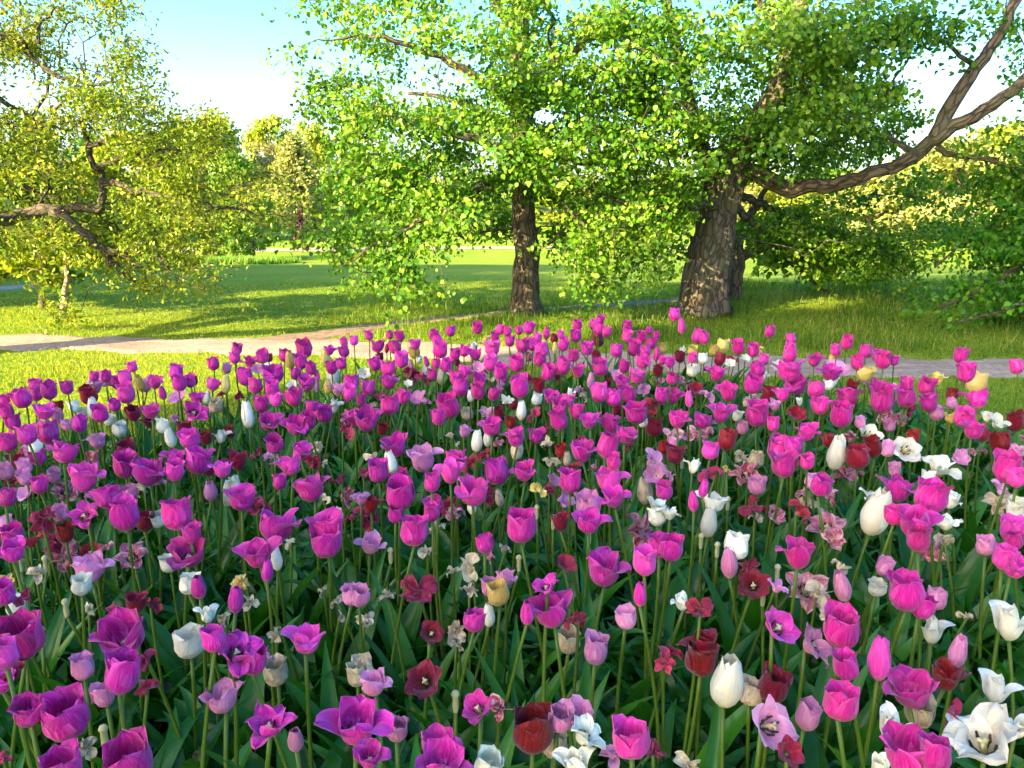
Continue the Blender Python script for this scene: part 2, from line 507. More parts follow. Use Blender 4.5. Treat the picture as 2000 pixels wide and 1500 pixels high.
def build_ground():
    na = 240
    rad = np.concatenate([[0.0], np.geomspace(0.6, 420, 190)])
    th = np.arange(na) / na * 2 * math.pi
    X, Y = np.outer(rad[1:], np.cos(th)), np.outer(rad[1:], np.sin(th))
    V = np.vstack([[[0, 0, float(gz(0, 0))]], np.stack([X, Y, gz(X, Y)], 2).reshape(-1, 3)])
    i = np.arange(len(rad) - 2)[:, None] * na + 1
    j = np.arange(na)[None, :]
    F = np.stack([i + j, i + na + j, i + na + (j + 1) % na, i + (j + 1) % na], 2).reshape(-1, 4)
    T = np.array([[0, 1 + k, 1 + (k + 1) % na] for k in range(na)])
    tag(link('ground', mesh_np('ground', V, [F, T], M['lawn'])), kind='structure')


def ribbon(name, rows, mat, lift, wob=0.06, ground=True, cols=10):
    """a strip given as (x, far edge y, near edge y) in photo pixels, laid on the real ground"""
    A = np.array([on_ground(x, a) for x, a, b in rows])
    B = np.array([on_ground(x, b) for x, a, b in rows])
    A, B = catmull(A, 0.15), catmull(B, 0.15)
    n = min(len(A), len(B))
    ii = lambda P: np.stack([np.interp(np.linspace(0, 1, 4 * n), np.linspace(0, 1, len(P)), P[:, k]) for k in range(3)], 1)
    A, B = ii(A), ii(B)
    n = len(A)
    s = np.arange(n) * 0.11
    wa = wob * (np.sin(s * 2.3) + np.sin(s * 5.1 + 1) * 0.6 + RNG.normal(0, 0.25, n))
    wb = wob * (np.sin(s * 1.9 + 2) + np.sin(s * 4.3) * 0.6 + RNG.normal(0, 0.25, n))
    A[:, 1] += wa; B[:, 1] += wb
    t = np.linspace(0, 1, cols)[None, :, None]
    P = A[:, None, :] * (1 - t) + B[:, None, :] * t
    P[:, :, 2] = gz(P[:, :, 0], P[:, :, 1]) + lift - 0.03 * (np.abs(t[..., 0] - 0.5) > 0.49)
    i = np.arange(n - 1)[:, None] * cols
    j = np.arange(cols - 1)[None, :]
    F = np.stack([i + j, i + cols + j, i + cols + j + 1, i + j + 1], 2).reshape(-1, 4)
    tag(link(name, mesh_np(name, P.reshape(-1, 3), [F], mat)), kind='structure')
    return np.vstack([A[:, :2], B[::-1, :2]])


build_ground()
PATH = ribbon('gravel_path', [(-500, 640, 676), (-300, 646, 681), (0, 653, 684), (300, 661, 690), (600, 663, 696), (900, 672, 708), (1200, 688, 724), (1500, 697, 736), (1800, 701, 738), (2100, 706, 742), (2500, 714, 752)], M['gravel'], 0.018)
FORK = ribbon('trodden_track', [(470, 664, 690), (560, 653, 680), (650, 642, 662), (740, 631, 645), (840, 621, 630), (960, 611, 617), (1080, 601, 607), (1200, 592, 600), (1340, 583, 592), (1420, 580, 586)], M['dirt'], 0.014, 0.03)
ribbon('far_path', [(-400, 572, 580), (-50, 563, 571), (40, 558, 564), (110, 552, 556)], M['gravel'], 0.02, 0.0)
ribbon('valley_path', [(300, 488, 493), (430, 487, 493), (600, 485, 491), (760, 484, 490), (900, 482, 487), (1200, 482, 487), (1600, 482, 487)], M['gravel'], 0.05, 0.1)

bx, by = np.meshgrid(np.linspace(-5.3, 5.3, 120), np.linspace(-0.7, 5.4, 70))
bz = 0.012 + 0.05 * np.random.default_rng(3).random(bx.shape) * in_poly(bx, by, BED * 0.97)
bi = (np.arange(69)[:, None] * 120 + np.arange(119)[None, :])
bF = np.stack([bi, bi + 1, bi + 121, bi + 120], 2).reshape(-1, 4)
cxy = np.stack([bx.ravel(), by.ravel()], 1)[bF].mean(1)
bF = bF[in_poly(cxy[:, 0], cxy[:, 1], BED)]
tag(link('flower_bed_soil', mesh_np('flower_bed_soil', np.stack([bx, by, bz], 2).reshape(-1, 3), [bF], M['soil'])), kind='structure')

# ------------------------------------------------------------------ grass
BLADE_V = np.array([(-0.5, 0, 0), (0.5, 0, 0), (-0.38, 0.55, 0.06), (0.38, 0.55, 0.06), (0, 1.0, 0.28)], float)
BLADE_4 = np.array([(0, 1, 3, 2)])
BLADE_3 = np.array([(2, 3, 4)])


def blades(name, x, y, h, w, mat, lean=0.45):
    n = len(x)
    pos = np.stack([x, y, gz(x, y) - 0.004], 1)
    a = RNG.random(n) * 2 * math.pi
    l = RNG.random(n) * lean
    tip = np.stack([np.cos(a) * l, np.sin(a) * l, np.ones(n)], 1)
    b = RNG.random(n) * 2 * math.pi
    nrm = np.stack([np.cos(b), np.sin(b), np.zeros(n)], 1)
    rot = frames(tip, nrm)
    size = np.stack([w, h, h], 1)
    V, F4 = scatter(BLADE_V, BLADE_4, pos, rot, size)
    F3 = BLADE_3[None] + (np.arange(n) * 5)[:, None, None]
    return tag(link(name, mesh_np(name, V, [F4, F3.reshape(-1, 3)], mat)), kind='stuff')


def lawn_points(n, d0, d1, a=40):
    d = np.exp(RNG.uniform(math.log(d0), math.log(d1), n))
    th = R(90) + RNG.uniform(-R(a), R(a), n)
    x, y = d * np.cos(th), d * np.sin(th)
    ok = ~in_poly(x, y, BED) & ~in_poly(x, y, PATH) & ~in_poly(x, y, FORK)
    return x[ok], y[ok]


x, y = lawn_points(210000, 3.0, 15)
h = RNG.uniform(0.015, 0.042, len(x)) * (1 + 0.5 * sstep(0.4, 0.9, np.sin(x * 2.1) * np.sin(y * 1.7)))
blades('lawn_grass', x, y, h, RNG.uniform(0.004, 0.008, len(x)) * (1 + (y - 4) * 0.06), M['grass'], 0.8)
x, y = lawn_points(120000, 6.9, 15)
px = 1000 + F_PX * x / y
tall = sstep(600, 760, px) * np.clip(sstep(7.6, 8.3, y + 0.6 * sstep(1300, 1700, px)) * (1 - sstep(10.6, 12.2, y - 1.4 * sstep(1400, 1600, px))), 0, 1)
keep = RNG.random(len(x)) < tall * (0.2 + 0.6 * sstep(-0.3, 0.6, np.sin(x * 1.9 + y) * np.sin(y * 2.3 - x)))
x, y = x[keep], y[keep]
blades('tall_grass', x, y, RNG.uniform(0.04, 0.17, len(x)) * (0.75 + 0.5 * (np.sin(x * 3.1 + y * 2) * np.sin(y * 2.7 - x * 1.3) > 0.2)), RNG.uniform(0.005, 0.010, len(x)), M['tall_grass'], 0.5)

# loose stones and crumbs on the path
k = 9000
q = np.stack([RNG.uniform(PATH[:, 0].min(), PATH[:, 0].max(), k), RNG.uniform(5.5, 9.5, k)], 1)
q = q[in_poly(q[:, 0], q[:, 1], PATH) & (np.abs(q[:, 0]) < 9)]
STONE_V = np.array([(1, 0, 0), (0.2, 0.9, 0), (-0.9, 0.3, 0), (-0.4, -0.8, 0), (0.5, -0.7, 0.1), (0.05, 0.05, 0.6)], float)
STONE_F = np.array([(0, 1, 5), (1, 2, 5), (2, 3, 5), (3, 4, 5), (4, 0, 5)])
k = len(q)
a = RNG.random(k) * 6.28
rot = frames(np.stack([np.cos(a), np.sin(a), np.zeros(k)], 1), np.stack([RNG.normal(0, .2, k), RNG.normal(0, .2, k), np.ones(k)], 1))
V, F = scatter(STONE_V, STONE_F, np.stack([q[:, 0], q[:, 1], gz(q[:, 0], q[:, 1]) + 0.017], 1), rot, RNG.uniform(0.003, 0.014, k) ** 1.0)
tag(link('path_gravel', mesh_np('path_gravel', V, [F], M['gravel'], smooth=False)), kind='stuff')

# ------------------------------------------------------------------ trees
LIME_V = np.array([(0, 0, 0), (0, 0.5, -0.03), (0, 1.0, -0.16), (-0.36, 0.10, 0.05), (-0.45, 0.42, 0.07), (-0.25, 0.76, -0.02), (0.36, 0.10, 0.05), (0.45, 0.42, 0.07), (0.25, 0.76, -0.02)], float)
LIME_F = np.array([(0, 1, 4, 3), (1, 2, 5, 4), (0, 6, 7, 1), (1, 7, 8, 2)])
OAK_V = np.array([(0, 0, 0), (0, 0.55, 0.03), (0, 1.0, -0.10), (-0.10, 0.15, 0.02), (-0.24, 0.55, 0.06), (-0.16, 0.84, 0.0), (0.10, 0.15, 0.02), (0.24, 0.55, 0.06), (0.16, 0.84, 0.0)], float)
CARD_V = np.array([(0, 0, 0), (-0.42, 0.5, 0.08), (0, 1.0, -0.08), (0.42, 0.5, 0.08)], float)
CARD_F = np.array([(0, 3, 2, 1)])


def leaf_sprays(name, tips, dirs, per, spread, size, mat, tv=LIME_V, tf=LIME_F, droop=0.6, out_from=None, rng=RNG, flat=0.45):
    """leaves scattered about each twig's tip"""
    n = len(tips) * per
    P = np.repeat(tips, per, 0)
    D = np.repeat(dirs, per, 0)
    g = rng.normal(0, 1, (n, 3)) * spread
    g[:, 2] *= flat
    back = rng.random((n, 1)) ** 1.5 * spread * 2.6
    P = P + g - D * back
    P[:, 2] -= np.abs(g[:, :2]).sum(1) * 0.18
    tip = rng.normal(0, 0.75, (n, 3)) + D * 0.6
    tip[:, 2] -= droop
    nrm = rng.normal(0, 0.55, (n, 3)) + np.array([0, 0, 0.75])
    if out_from is not None:
        o = P - out_from
        o[:, 2] *= 0.3
        nrm += 0.55 * o / (np.linalg.norm(o, axis=1, keepdims=True) + 1e-6)
    rot = frames(tip, nrm)
    V, F = scatter(tv, tf, P, rot, rng.uniform(0.62, 1.18, n) * size)
    return mesh_np(name, V, [F], mat)


class Skeleton:
    """limbs laid by hand, then twigs grown from them to every point that carries leaves"""
    def __init__(s, rng): s.P, s.par, s.rad, s.len, s.limbs, s.rng = [], [], [], [], [], rng

    def limb(s, pts, attach=None, step=0.14, jit=0.02):
        """pts: rows of x, y, z, radius"""
        Q = catmull(np.asarray(pts, float), step)
        j = s.rng.normal(0, jit, (len(Q), 3)); j[0] = 0
        Q[:, :3] += j
        par = -1
        if s.P and attach is not False:
            par = int(np.argmin(np.linalg.norm(np.array(s.P) - Q[0, :3], axis=1)))
        for q in Q:
            s.P.append(q[:3].copy()); s.par.append(par); s.rad.append(q[3])
            s.len.append(0.0 if par < 0 else s.len[par] + float(np.linalg.norm(q[:3] - s.P[par])))
            par = len(s.P) - 1
        s.limbs.append(Q)

    def grow(s, A, step=0.16, droop=0.10, jit=0.03, start_r=0.0):
        n0 = len(s.P)
        cap = n0 + 60 * len(A)
        P = np.zeros((cap, 3)); P[:n0] = s.P
        L = np.zeros(cap); L[:n0] = s.len
        ok = np.ones(cap, bool)
        n = n0
        D = np.min(np.linalg.norm(A[:, None, :] - P[None, :n0:3, :], axis=2), axis=1)
        tips = []
        for k in np.argsort(D):
            a = A[k]
            cost = np.linalg.norm(P[:n] - a, axis=1) + 0.22 * L[:n]
            q = int(np.argmin(cost))
            d = float(np.linalg.norm(a - P[q]))
            m = max(1, int(d / step))
            m = min(m, 55)
            side = s.rng.normal(0, 1, 3) * 0.10 * d
            side[2] = abs(side[2]) + droop * d
            p0 = P[q].copy()
            par = q
            for i in range(1, m + 1):
                t = i / m
                pt = p0 * (1 - t) + a * t + side * 4 * t * (1 - t) * 0.5
                if i < m: pt = pt + s.rng.normal(0, jit, 3)
                P[n] = pt; L[n] = L[par] + d / m
                s.P.append(pt); s.par.append(par); s.rad.append(0.0); s.len.append(L[n])
                par = n; n += 1
            tips.append(par)
        s.tips = np.array(tips)
        s.n0 = n0

    def finish(s, r0=0.004, e=2.3):
        n = len(s.P)
        acc = np.zeros(n); kids = [[] for _ in range(n)]
        for i in range(n - 1, -1, -1):
            if i >= s.n0: s.rad[i] = max(r0, acc[i] ** (1 / e))
            if s.par[i] >= 0:
                acc[s.par[i]] += s.rad[i] ** e
                kids[s.par[i]].append(i)
        s.kids = kids

    def twigs(s, name, mat, sides=4, rmax=0.09):
        soup = Soup()
        done = set()
        for i in range(s.n0, len(s.P)):
            if i in done: continue
            ch, rr = [s.P[s.par[i]]], [min(rmax, s.rad[i] * 1.05)]
            k = i
            while True:
                done.add(k)
                ch.append(s.P[k]); rr.append(min(rmax, s.rad[k]))
                nx = [c for c in s.kids[k] if c >= s.n0 and c not in done]
                if not nx: break
                k = max(nx, key=lambda c: s.rad[c])
            if len(ch) > 1:
                V, F, T = tube(np.array(ch), rr, 5 if rr[0] > 0.02 else sides, cap=False)
                soup.add(V, F, T)
        return soup.mesh(name, mat)

    def tip_dirs(s):
        P = np.array(s.P)
        T = P[s.tips]
        b = s.tips.copy()
        for _ in range(3):
            pr = np.array([s.par[i] for i in b]); b = np.where(pr >= 0, pr, b)
        d = T - P[b]
        return T, d / (np.linalg.norm(d, axis=1, keepdims=True) + 1e-6)


def px_clumps(poly, n, dep, ddep, r, per, rng, flat=0.36, keep=None):
    """leaf-bearing points: clumps spread over an outline of the photo, each at its own distance"""
    poly = np.array(poly, float)
    lo, hi = poly.min(0), poly.max(0)
    C_, tries = [], 0
    sep = math.sqrt((hi - lo).prod() / n) * 0.50
    while len(C_) < n and tries < 20000:
        tries += 1
        q = rng.uniform(lo, hi)
        if not in_poly(q[:1], q[1:2], poly)[0]: continue
        if keep is not None and rng.random() > keep(q): continue
        d = dep + rng.uniform(-1, 1) * ddep
        if any(abs(c[2] - d) < ddep * 0.45 and math.hypot(c[0] - q[0], c[1] - q[1]) < sep for c in C_): continue
        C_.append((q[0], q[1], d))
    A = []
    for qx, qy, d in C_:
        c = at_y(qx, qy, d)
        m = max(2, int(per * rng.uniform(0.6, 1.4)))
        g = rng.normal(0, 1, (m, 3)) * r
        g[:, 2] *= flat
        g[:, 2] -= 0.35 * (g[:, 0] ** 2 + g[:, 1] ** 2) / (r + 1e-6) * 0.4
        A.append(c + g)
    return np.vstack(A)


def clear(A, lines, rng):
    """no leaf-bearing points in front of the wood that the photo shows bare: rows of (polyline in px, half width px, distance, share)"""
    q = np.array([to_px(p)[:2] for p in A])
    keep = np.ones(len(A), bool)
    for pl, hw, dep, share in lines:
        pl = np.array(pl, float)
        dmin = np.full(len(A), 1e9)
        for a, b in zip(pl[:-1], pl[1:]):
            t = np.clip(((q - a) @ (b - a)) / ((b - a) @ (b - a)), 0, 1)
            dmin = np.minimum(dmin, np.linalg.norm(q - a - t[:, None] * (b - a), axis=1))
        keep &= ~((dmin < hw) & (A[:, 1] < dep) & (rng.random(len(A)) < share))
    return A[keep]


def blob(c, rad, n, rng):
    g = rng.normal(0, 1, (n, 3)); g /= np.linalg.norm(g, axis=1, keepdims=True)
    return np.array(c) + g * np.array(rad) * rng.uniform(0.55, 1.0, (n, 1)) ** 0.6


def fluted(seed, amp=0.10, lobes=(3, 5, 9), flare=0.5, flare_h=0.35, burls=()):
    r = np.random.default_rng(seed)
    ph = r.random(8) * 6.28

    def f(i, th, s):
        o = 1 + amp * (0.6 * np.sin(lobes[0] * th + ph[0] + s * 0.5) + 0.45 * np.sin(lobes[1] * th + ph[1] - s * 0.8) + 0.3 * np.sin(lobes[2] * th + ph[2] + s * 1.5 + np.sin(s * 3)))
        o = o + 0.03 * np.sin(17 * th + ph[3] + 2.5 * np.sin(s * 2)) + 0.025 * np.sin(25 * th + 3 * np.sin(s * 3.3 + ph[4]))
        o = o + flare * math.exp(-s / flare_h) * (0.7 + 0.5 * np.sin(5 * th + ph[5]))
        for bs, bt, bw, ba in burls:
            dth = (th - bt + math.pi) % (2 * math.pi) - math.pi
            o = o + ba * np.exp(-((s - bs) / bw) ** 2 - (dth / 0.55) ** 2)
        return o
    return f


def limb_px(rows):
    """rows of photo x, y, distance, radius in photo pixels"""
    out = []
    for px, py, d, w in rows:
        p = at_y(px, py, d)
        out.append((*p, w * d / F_PX))
    return np.array(out)


def put_tree(name, label, trunk_limbs, sk, mats, leafmesh, group=None, base=None, bumps=None, sides=(26, 14)):
    base = np.asarray(base if base is not None else sk.limbs[0][0, :3])
    t = thing(name, label, 'tree', base, 0, group)

    def child(nm, me, par=None):
        o = link(nm, me, t)
        o.location = -Vector(base)
        return o
    for k in trunk_limbs:
        Q = sk.limbs[k]
        V, F, T = tube(Q[:, :3], Q[:, 3], sides[0] if k == 0 else sides[1], (bumps or {}).get(k) or fluted(k + 3, 0.05, flare=0.12, flare_h=0.2))
        me = mesh_np('trunk' if k == 0 else 'limb', V, [F, T], mats[0])
        along(me, Q[:, :3], sides[0] if k == 0 else sides[1])
        child(me.name.split('.')[0], me)
    child('twigs', sk.twigs('twigs', mats[1]))
    child('crown', leafmesh)
    return t


# --- the slender lime behind the middle of the bed
rng = np.random.default_rng(11)
D1 = 9.6
g1 = on_ground(1025, 613)
D1 = g1[1]
sk = Skeleton(rng)
trunk1 = limb_px([(1026, 618, D1, 31), (1026, 590, D1, 27), (1027, 545, D1, 25), (1029, 500, D1, 23), (1023, 440, D1, 22), (1020, 380, D1, 21.5), (1019, 300, D1, 22), (1016, 200, D1, 20), (1013, 100, D1, 18), (1016, 0, D1, 16), (1008, -160, D1, 13), (1015, -340, D1, 9), (1010, -520, D1, 4)])
sk.limb(trunk1, step=0.07, jit=0.006)
for rows in (
    [(1019, 300, D1, 12), (960, 280, D1 - .3, 9), (880, 262, D1 - .5, 6), (790, 232, D1 - .6, 4), (700, 215, D1 - .5, 2)],
    [(1020, 330, D1, 9), (930, 372, D1 - .8, 7), (840, 420, D1 - 1.2, 5), (760, 470, D1 - 1.3, 3), (690, 500, D1 - 1.3, 2)],
    [(1018, 210, D1, 11), (930, 150, D1 - .4, 8), (830, 100, D1 - .5, 6), (720, 70, D1 - .6, 3), (620, 80, D1 - .6, 1.5)],
    [(1019, 295, D1, 12), (1090, 300, D1 - .3, 9), (1160, 322, D1 - .6, 6), (1230, 300, D1 - .6, 3)],
    [(1016, 170, D1, 11), (1100, 110, D1 - .5, 8), (1190, 60, D1 - .6, 5), (1260, 30, D1 - .6, 3)],
    [(1021, 350, D1, 7), (1090, 390, D1 - .5, 5), (1140, 440, D1 - .7, 3), (1170, 500, D1 - .7, 2)],
    [(1019, 290, D1, 9), (1000, 250, D1 + 1, 7), (900, 200, D1 + 1.8, 5), (800, 180, D1 + 2, 3)],
    [(1017, 240, D1, 9), (1060, 200, D1 + 1, 7), (1130, 180, D1 + 1.8, 5)],
    [(1013, 60, D1, 10), (900, -80, D1, 8), (760, -160, D1, 5)],
    [(1013, 20, D1, 10), (1120, -90, D1, 8), (1240, -190, D1, 5)],
): sk.limb(limb_px(rows), jit=0.018)
A = [px_clumps([(1010, -30), (620, -30), (660, 40), (585, 95), (640, 125), (600, 185), (615, 250), (660, 300), (690, 350), (640, 400), (600, 450), (620, 500), (690, 525), (720, 560), (790, 575), (850, 575), (875, 520), (900, 475), (970, 455), (1000, 430), (1010, 300)], 90, D1 - 0.3, 1.5, 0.21, 9, rng),
     px_clumps([(1010, -30), (1330, -30), (1330, 330), (1270, 370), (1200, 400), (1190, 530), (1130, 560), (1080, 520), (1070, 450), (1050, 400), (1010, 350)], 58, D1 - 0.2, 1.3, 0.21, 9, rng),
     px_clumps([(960, 300), (1080, 300), (1085, 400), (960, 360)], 9, D1 - 0.8, 0.3, 0.14, 7, rng),
     blob((0.0, D1, 5.6), (2.6, 2.4, 1.9), 260, rng)]
A = clear(np.vstack(A), [([(1025, 615), (1028, 500), (1021, 400)], 56, D1 + .3, 1), ([(1021, 400), (1019, 340)], 30, D1 + .1, .5), ([(930, 500), (935, 560)], 40, 20, 1)], rng)
sk.grow(A); sk.finish(0.0035)
T, Dr = sk.tip_dirs()
lm = leaf_sprays('crown', T, Dr, 28, 0.108, 0.055, M['lime_leaf'], out_from=np.array([g1[0], D1, 2.5]), rng=rng)
put_tree('lime_tree', 'slender lime tree with one straight burled trunk and drooping lit branches behind the bed', [0] + list(range(1, 11)), sk, (M['bark'], M['twig']), lm, base=g1,
         bumps={0: fluted(5, 0.07, flare=0.45, flare_h=0.16, burls=((0.62, 0.0, 0.10, 0.55), (0.48, 0.5, 0.10, 0.4), (0.52, -0.6, 0.09, 0.35), (1.95, 2.6, 0.08, 0.5), (2.0, 0.2, 0.10, 0.5)))})

# --- the thick lime with the great limb
rng = np.random.default_rng(23)
g2 = on_ground(1378, 612)
D2 = g2[1]
sk = Skeleton(rng)
sk.limb(limb_px([(1376, 618, D2, 46), (1376, 590, D2, 42), (1378, 550, D2, 41), (1388, 500, D2, 39), (1398, 450, D2, 35), (1405, 410, D2, 34), (1412, 370, D2, 36), (1420, 335, D2, 34), (1442, 290, D2 - .1, 26), (1478, 245, D2 - .2, 24), (1512, 190, D2 - .2, 22), (1538, 110, D2 - .2, 19), (1560, 10, D2 - .2, 16), (1575, -140, D2, 12), (1570, -320, D2, 6)]), step=0.06, jit=0.006)
sk.limb(limb_px([(1425, 345, D2, 26.0), (1462, 336, D2 - .1, 17.2), (1495, 345, D2 - .25, 15.1), (1522, 364, D2 - .35, 14.4), (1545, 372, D2 - .4, 13.8), (1580, 365, D2 - .5, 13.8), (1625, 362, D2 - .6, 13.1), (1665, 350, D2 - .7, 13.1), (1700, 336, D2 - .8, 11.7), (1745, 326, D2 - .9, 11.7), (1785, 306, D2 - 1.0, 13.8), (1820, 276, D2 - 1.1, 12.4), (1865, 246, D2 - 1.2, 11.7), (1920, 215, D2 - 1.3, 11.7), (1975, 178, D2 - 1.4, 10.3), (2040, 120, D2 - 1.5, 8.9), (2130, 30, D2 - 1.6, 6.2), (2230, -60, D2 - 1.7, 3.4)]), step=0.08, jit=0.012)
sk.limb(limb_px([(1828, 268, D2 - 1.1, 14), (1862, 205, D2 - 1.15, 13), (1895, 150, D2 - 1.2, 12), (1935, 95, D2 - 1.25, 10), (1968, 40, D2 - 1.3, 9), (1992, -30, D2 - 1.3, 9), (2010, -150, D2 - 1.3, 5)]), step=0.1, jit=0.012)
sk.limb(limb_px([(1405, 345, D2, 24), (1378, 310, D2, 20), (1360, 260, D2, 16), (1345, 190, D2, 13), (1322, 100, D2, 11), (1300, 0, D2, 9), (1290, -140, D2, 5)]), step=0.1, jit=0.012)
for rows in (
    [(1396, 400, D2 - .2, 10), (1330, 404, D2 - .5, 8), (1262, 412, D2 - .7, 7), (1210, 392, D2 - .8, 5), (1150, 365, D2 - .8, 3)],
    [(1450, 300, D2, 9), (1540, 262, D2 - .5, 7), (1640, 232, D2 - .8, 5), (1730, 190, D2 - .9, 3)],
    [(1790, 300, D2 - 1, 6), (1700, 262, D2 - 1, 4), (1640, 250, D2 - 1, 3), (1560, 280, D2 - 1, 2)],
    [(1830, 285, D2 - 1.1, 6), (1880, 310, D2 - 1.2, 5), (1960, 320, D2 - 1.4, 3), (2040, 340, D2 - 1.6, 2)],
    [(1420, 380, D2 + .2, 8), (1500, 470, D2 + .8, 6), (1580, 545, D2 + 1.1, 4), (1640, 590, D2 + 1.2, 2)],
    [(1425, 370, D2 + .3, 8), (1540, 420, D2 + 1.1, 6), (1680, 470, D2 + 1.4, 4), (1760, 530, D2 + 1.4, 2)],
    [(1535, 120, D2, 8), (1620, 80, D2 - .3, 6), (1720, 40, D2 - .4, 4)],
    [(1545, 80, D2, 8), (1480, 0, D2 + .2, 6), (1420, -90, D2 + .2, 4)],
    [(1910, 130, D2 - 1.2, 5), (1850, 90, D2 - 1.2, 3), (1800, 60, D2 - 1.2, 2)],
    [(1360, 260, D2, 8), (1300, 210, D2 - .5, 5), (1240, 180, D2 - .7, 3)],
): sk.limb(limb_px(rows), jit=0.018)
A = [px_clumps([(1130, -30), (1790, -30), (1760, 60), (1800, 110), (1740, 150), (1800, 200), (1740, 240), (1640, 260), (1560, 300), (1480, 330), (1420, 340), (1330, 400), (1230, 370), (1150, 330), (1110, 200)], 94, D2 - 0.4, 1.4, 0.21, 9, rng),
     px_clumps([(1120, 380), (1340, 380), (1400, 350), (1390, 420), (1340, 480), (1290, 560), (1180, 575), (1100, 520)], 17, D2 - 0.5, 0.9, 0.20, 9, rng),
     px_clumps([(1450, 330), (1480, 400), (1620, 390), (1790, 330), (1830, 300), (1990, 330), (1990, 420), (1840, 460), (1790, 530), (1690, 540), (1580, 525), (1500, 480), (1440, 430)], 30, D2 + 1.1, 0.9, 0.21, 9, rng),
     px_clumps([(1600, 130), (1760, 150), (1780, 280), (1600, 320), (1500, 300)], 18, D2 + 0.6, 0.8, 0.2, 9, rng),
     px_clumps([(1540, 20), (1800, 10), (1790, 120), (1730, 200), (1580, 220)], 12, D2 - 1.5, 0.5, 0.2, 9, rng),
     px_clumps([(960, 60), (1080, 60), (1080, 260), (960, 260)], 6, D1 - 0.9, 0.3, 0.18, 8, rng),
     px_clumps([(1790, -20), (2060, -20), (2060, 60), (1990, 120), (1930, 60), (1850, 130), (1800, 60)], 9, D2 - 1.2, 0.5, 0.17, 8, rng),
     px_clumps([(1880, 210), (2080, 160), (2080, 420), (1900, 330)], 12, D2 - 1.0, 0.8, 0.17, 8, rng),
     px_clumps([(1330, 330), (1440, 320), (1420, 420), (1330, 480)], 5, D2 - 0.9, 0.2, 0.13, 7, rng),
     blob((3.4, D2, 5.4), (3.2, 2.6, 1.7), 260, rng)]
A = clear(np.vstack(A), [([(1380, 610), (1395, 480), (1408, 420)], 85, D2 + .4, 1), ([(1408, 420), (1425, 350)], 45, D2 + .2, .8), ([(1450, 340), (1500, 350), (1545, 372), (1620, 362), (1700, 338), (1785, 305), (1860, 248), (1980, 178)], 42, D2 + .3, .8),
    ([(1830, 265), (1895, 150), (1968, 40), (1990, -20)], 36, D2, .9), ([(1442, 290), (1512, 190), (1540, 110)], 32, D2, .55), ([(1840, 150), (1900, 190)], 70, 30, .8), ([(1850, 100), (1900, 60)], 30, 30, .8)], rng)
sk.grow(A); sk.finish(0.0035)
T, Dr = sk.tip_dirs()
lm = leaf_sprays('crown', T, Dr, 28, 0.108, 0.056, M['lime_leaf'], out_from=np.array([g2[0] + .6, D2, 2.4]), rng=rng)
put_tree('lime_tree', 'old lime tree with thick furrowed trunk and one great crooked limb reaching sideways', list(range(0, 14)), sk, (M['bark'], M['twig']), lm, base=g2,
         bumps={0: fluted(9, 0.12, lobes=(2, 5, 9), flare=0.28, flare_h=0.30, burls=((0.35, 0.2, 0.2, 0.18), (1.2, 3.0, 0.15, 0.2), (1.65, 0.3, 0.12, 0.25))), 1: fluted(4, 0.09, flare=0.2, flare_h=0.25, burls=((0.55, 4.7, 0.1, 0.3), (2.6, 1.0, 0.12, 0.25)))})

# --- a second, dark stem leaning behind the thick lime
rng = np.random.default_rng(31)
gs = on_ground(1432, 585)
Ds = gs[1]
sk = Skeleton(rng)
sk.limb(limb_px([(1426, 590, Ds, 17), (1434, 560, Ds, 15), (1442, 520, Ds, 13), (1440, 480, Ds, 12), (1452, 440, Ds, 10), (1478, 400, Ds, 7), (1500, 360, Ds, 4)]), step=0.07, jit=0.012)
sk.limb(limb_px([(1444, 500, Ds, 7), (1475, 478, Ds, 6), (1520, 440, Ds + .1, 4), (1570, 410, Ds + .2, 2)]), jit=0.02)
sk.limb(limb_px([(1444, 510, Ds, 6), (1480, 490, Ds, 5), (1540, 480, Ds + .2, 3), (1600, 500, Ds + .3, 2)]), jit=0.02)
A = px_clumps([(1440, 400), (1560, 380), (1660, 470), (1620, 540), (1520, 520), (1470, 440)], 15, Ds + .3, .5, 0.18, 8, rng)
sk.grow(A); sk.finish(0.0035)
T, Dr = sk.tip_dirs()
put_tree('understorey_tree', 'small dark forked tree standing close behind the thick lime trunk', [0, 1, 2], sk, (M['bark'], M['twig']),
         leaf_sprays('crown', T, Dr, 22, 0.11, 0.08, M['lime_leaf'], rng=rng), base=gs, sides=(14, 8))

# --- the lime whose low branches droop on the shaded grass, its trunk out of the frame
rng = np.random.default_rng(41)
sk = Skeleton(rng)
D3 = 8.6
sk.limb([(7.6, 9.6, -0.05, .30), (7.6, 9.6, .8, .26), (7.5, 9.5, 1.8, .24), (7.5, 9.5, 3.2, .2), (7.4, 9.5, 4.8, .14), (7.4, 9.5, 6.5, .05)], jit=0.008)
for rows in (
    [(2330, 300, 9.3, 10), (2180, 380, 9.0, 8), (2050, 470, D3, 6), (1930, 560, D3 - .2, 4), (1820, 600, D3 - .2, 2)],
    [(2330, 330, 9.3, 10), (2150, 450, 8.6, 8), (2060, 560, 8.3, 5), (1960, 610, 8.2, 3), (1860, 630, 8.2, 2)],
    [(2330, 250, 9.4, 10), (2150, 300, 9.3, 8), (2020, 380, 9.2, 5), (1900, 460, 9.1, 3), (1830, 520, 9.1, 2)],
): sk.limb(limb_px(rows), jit=0.02)
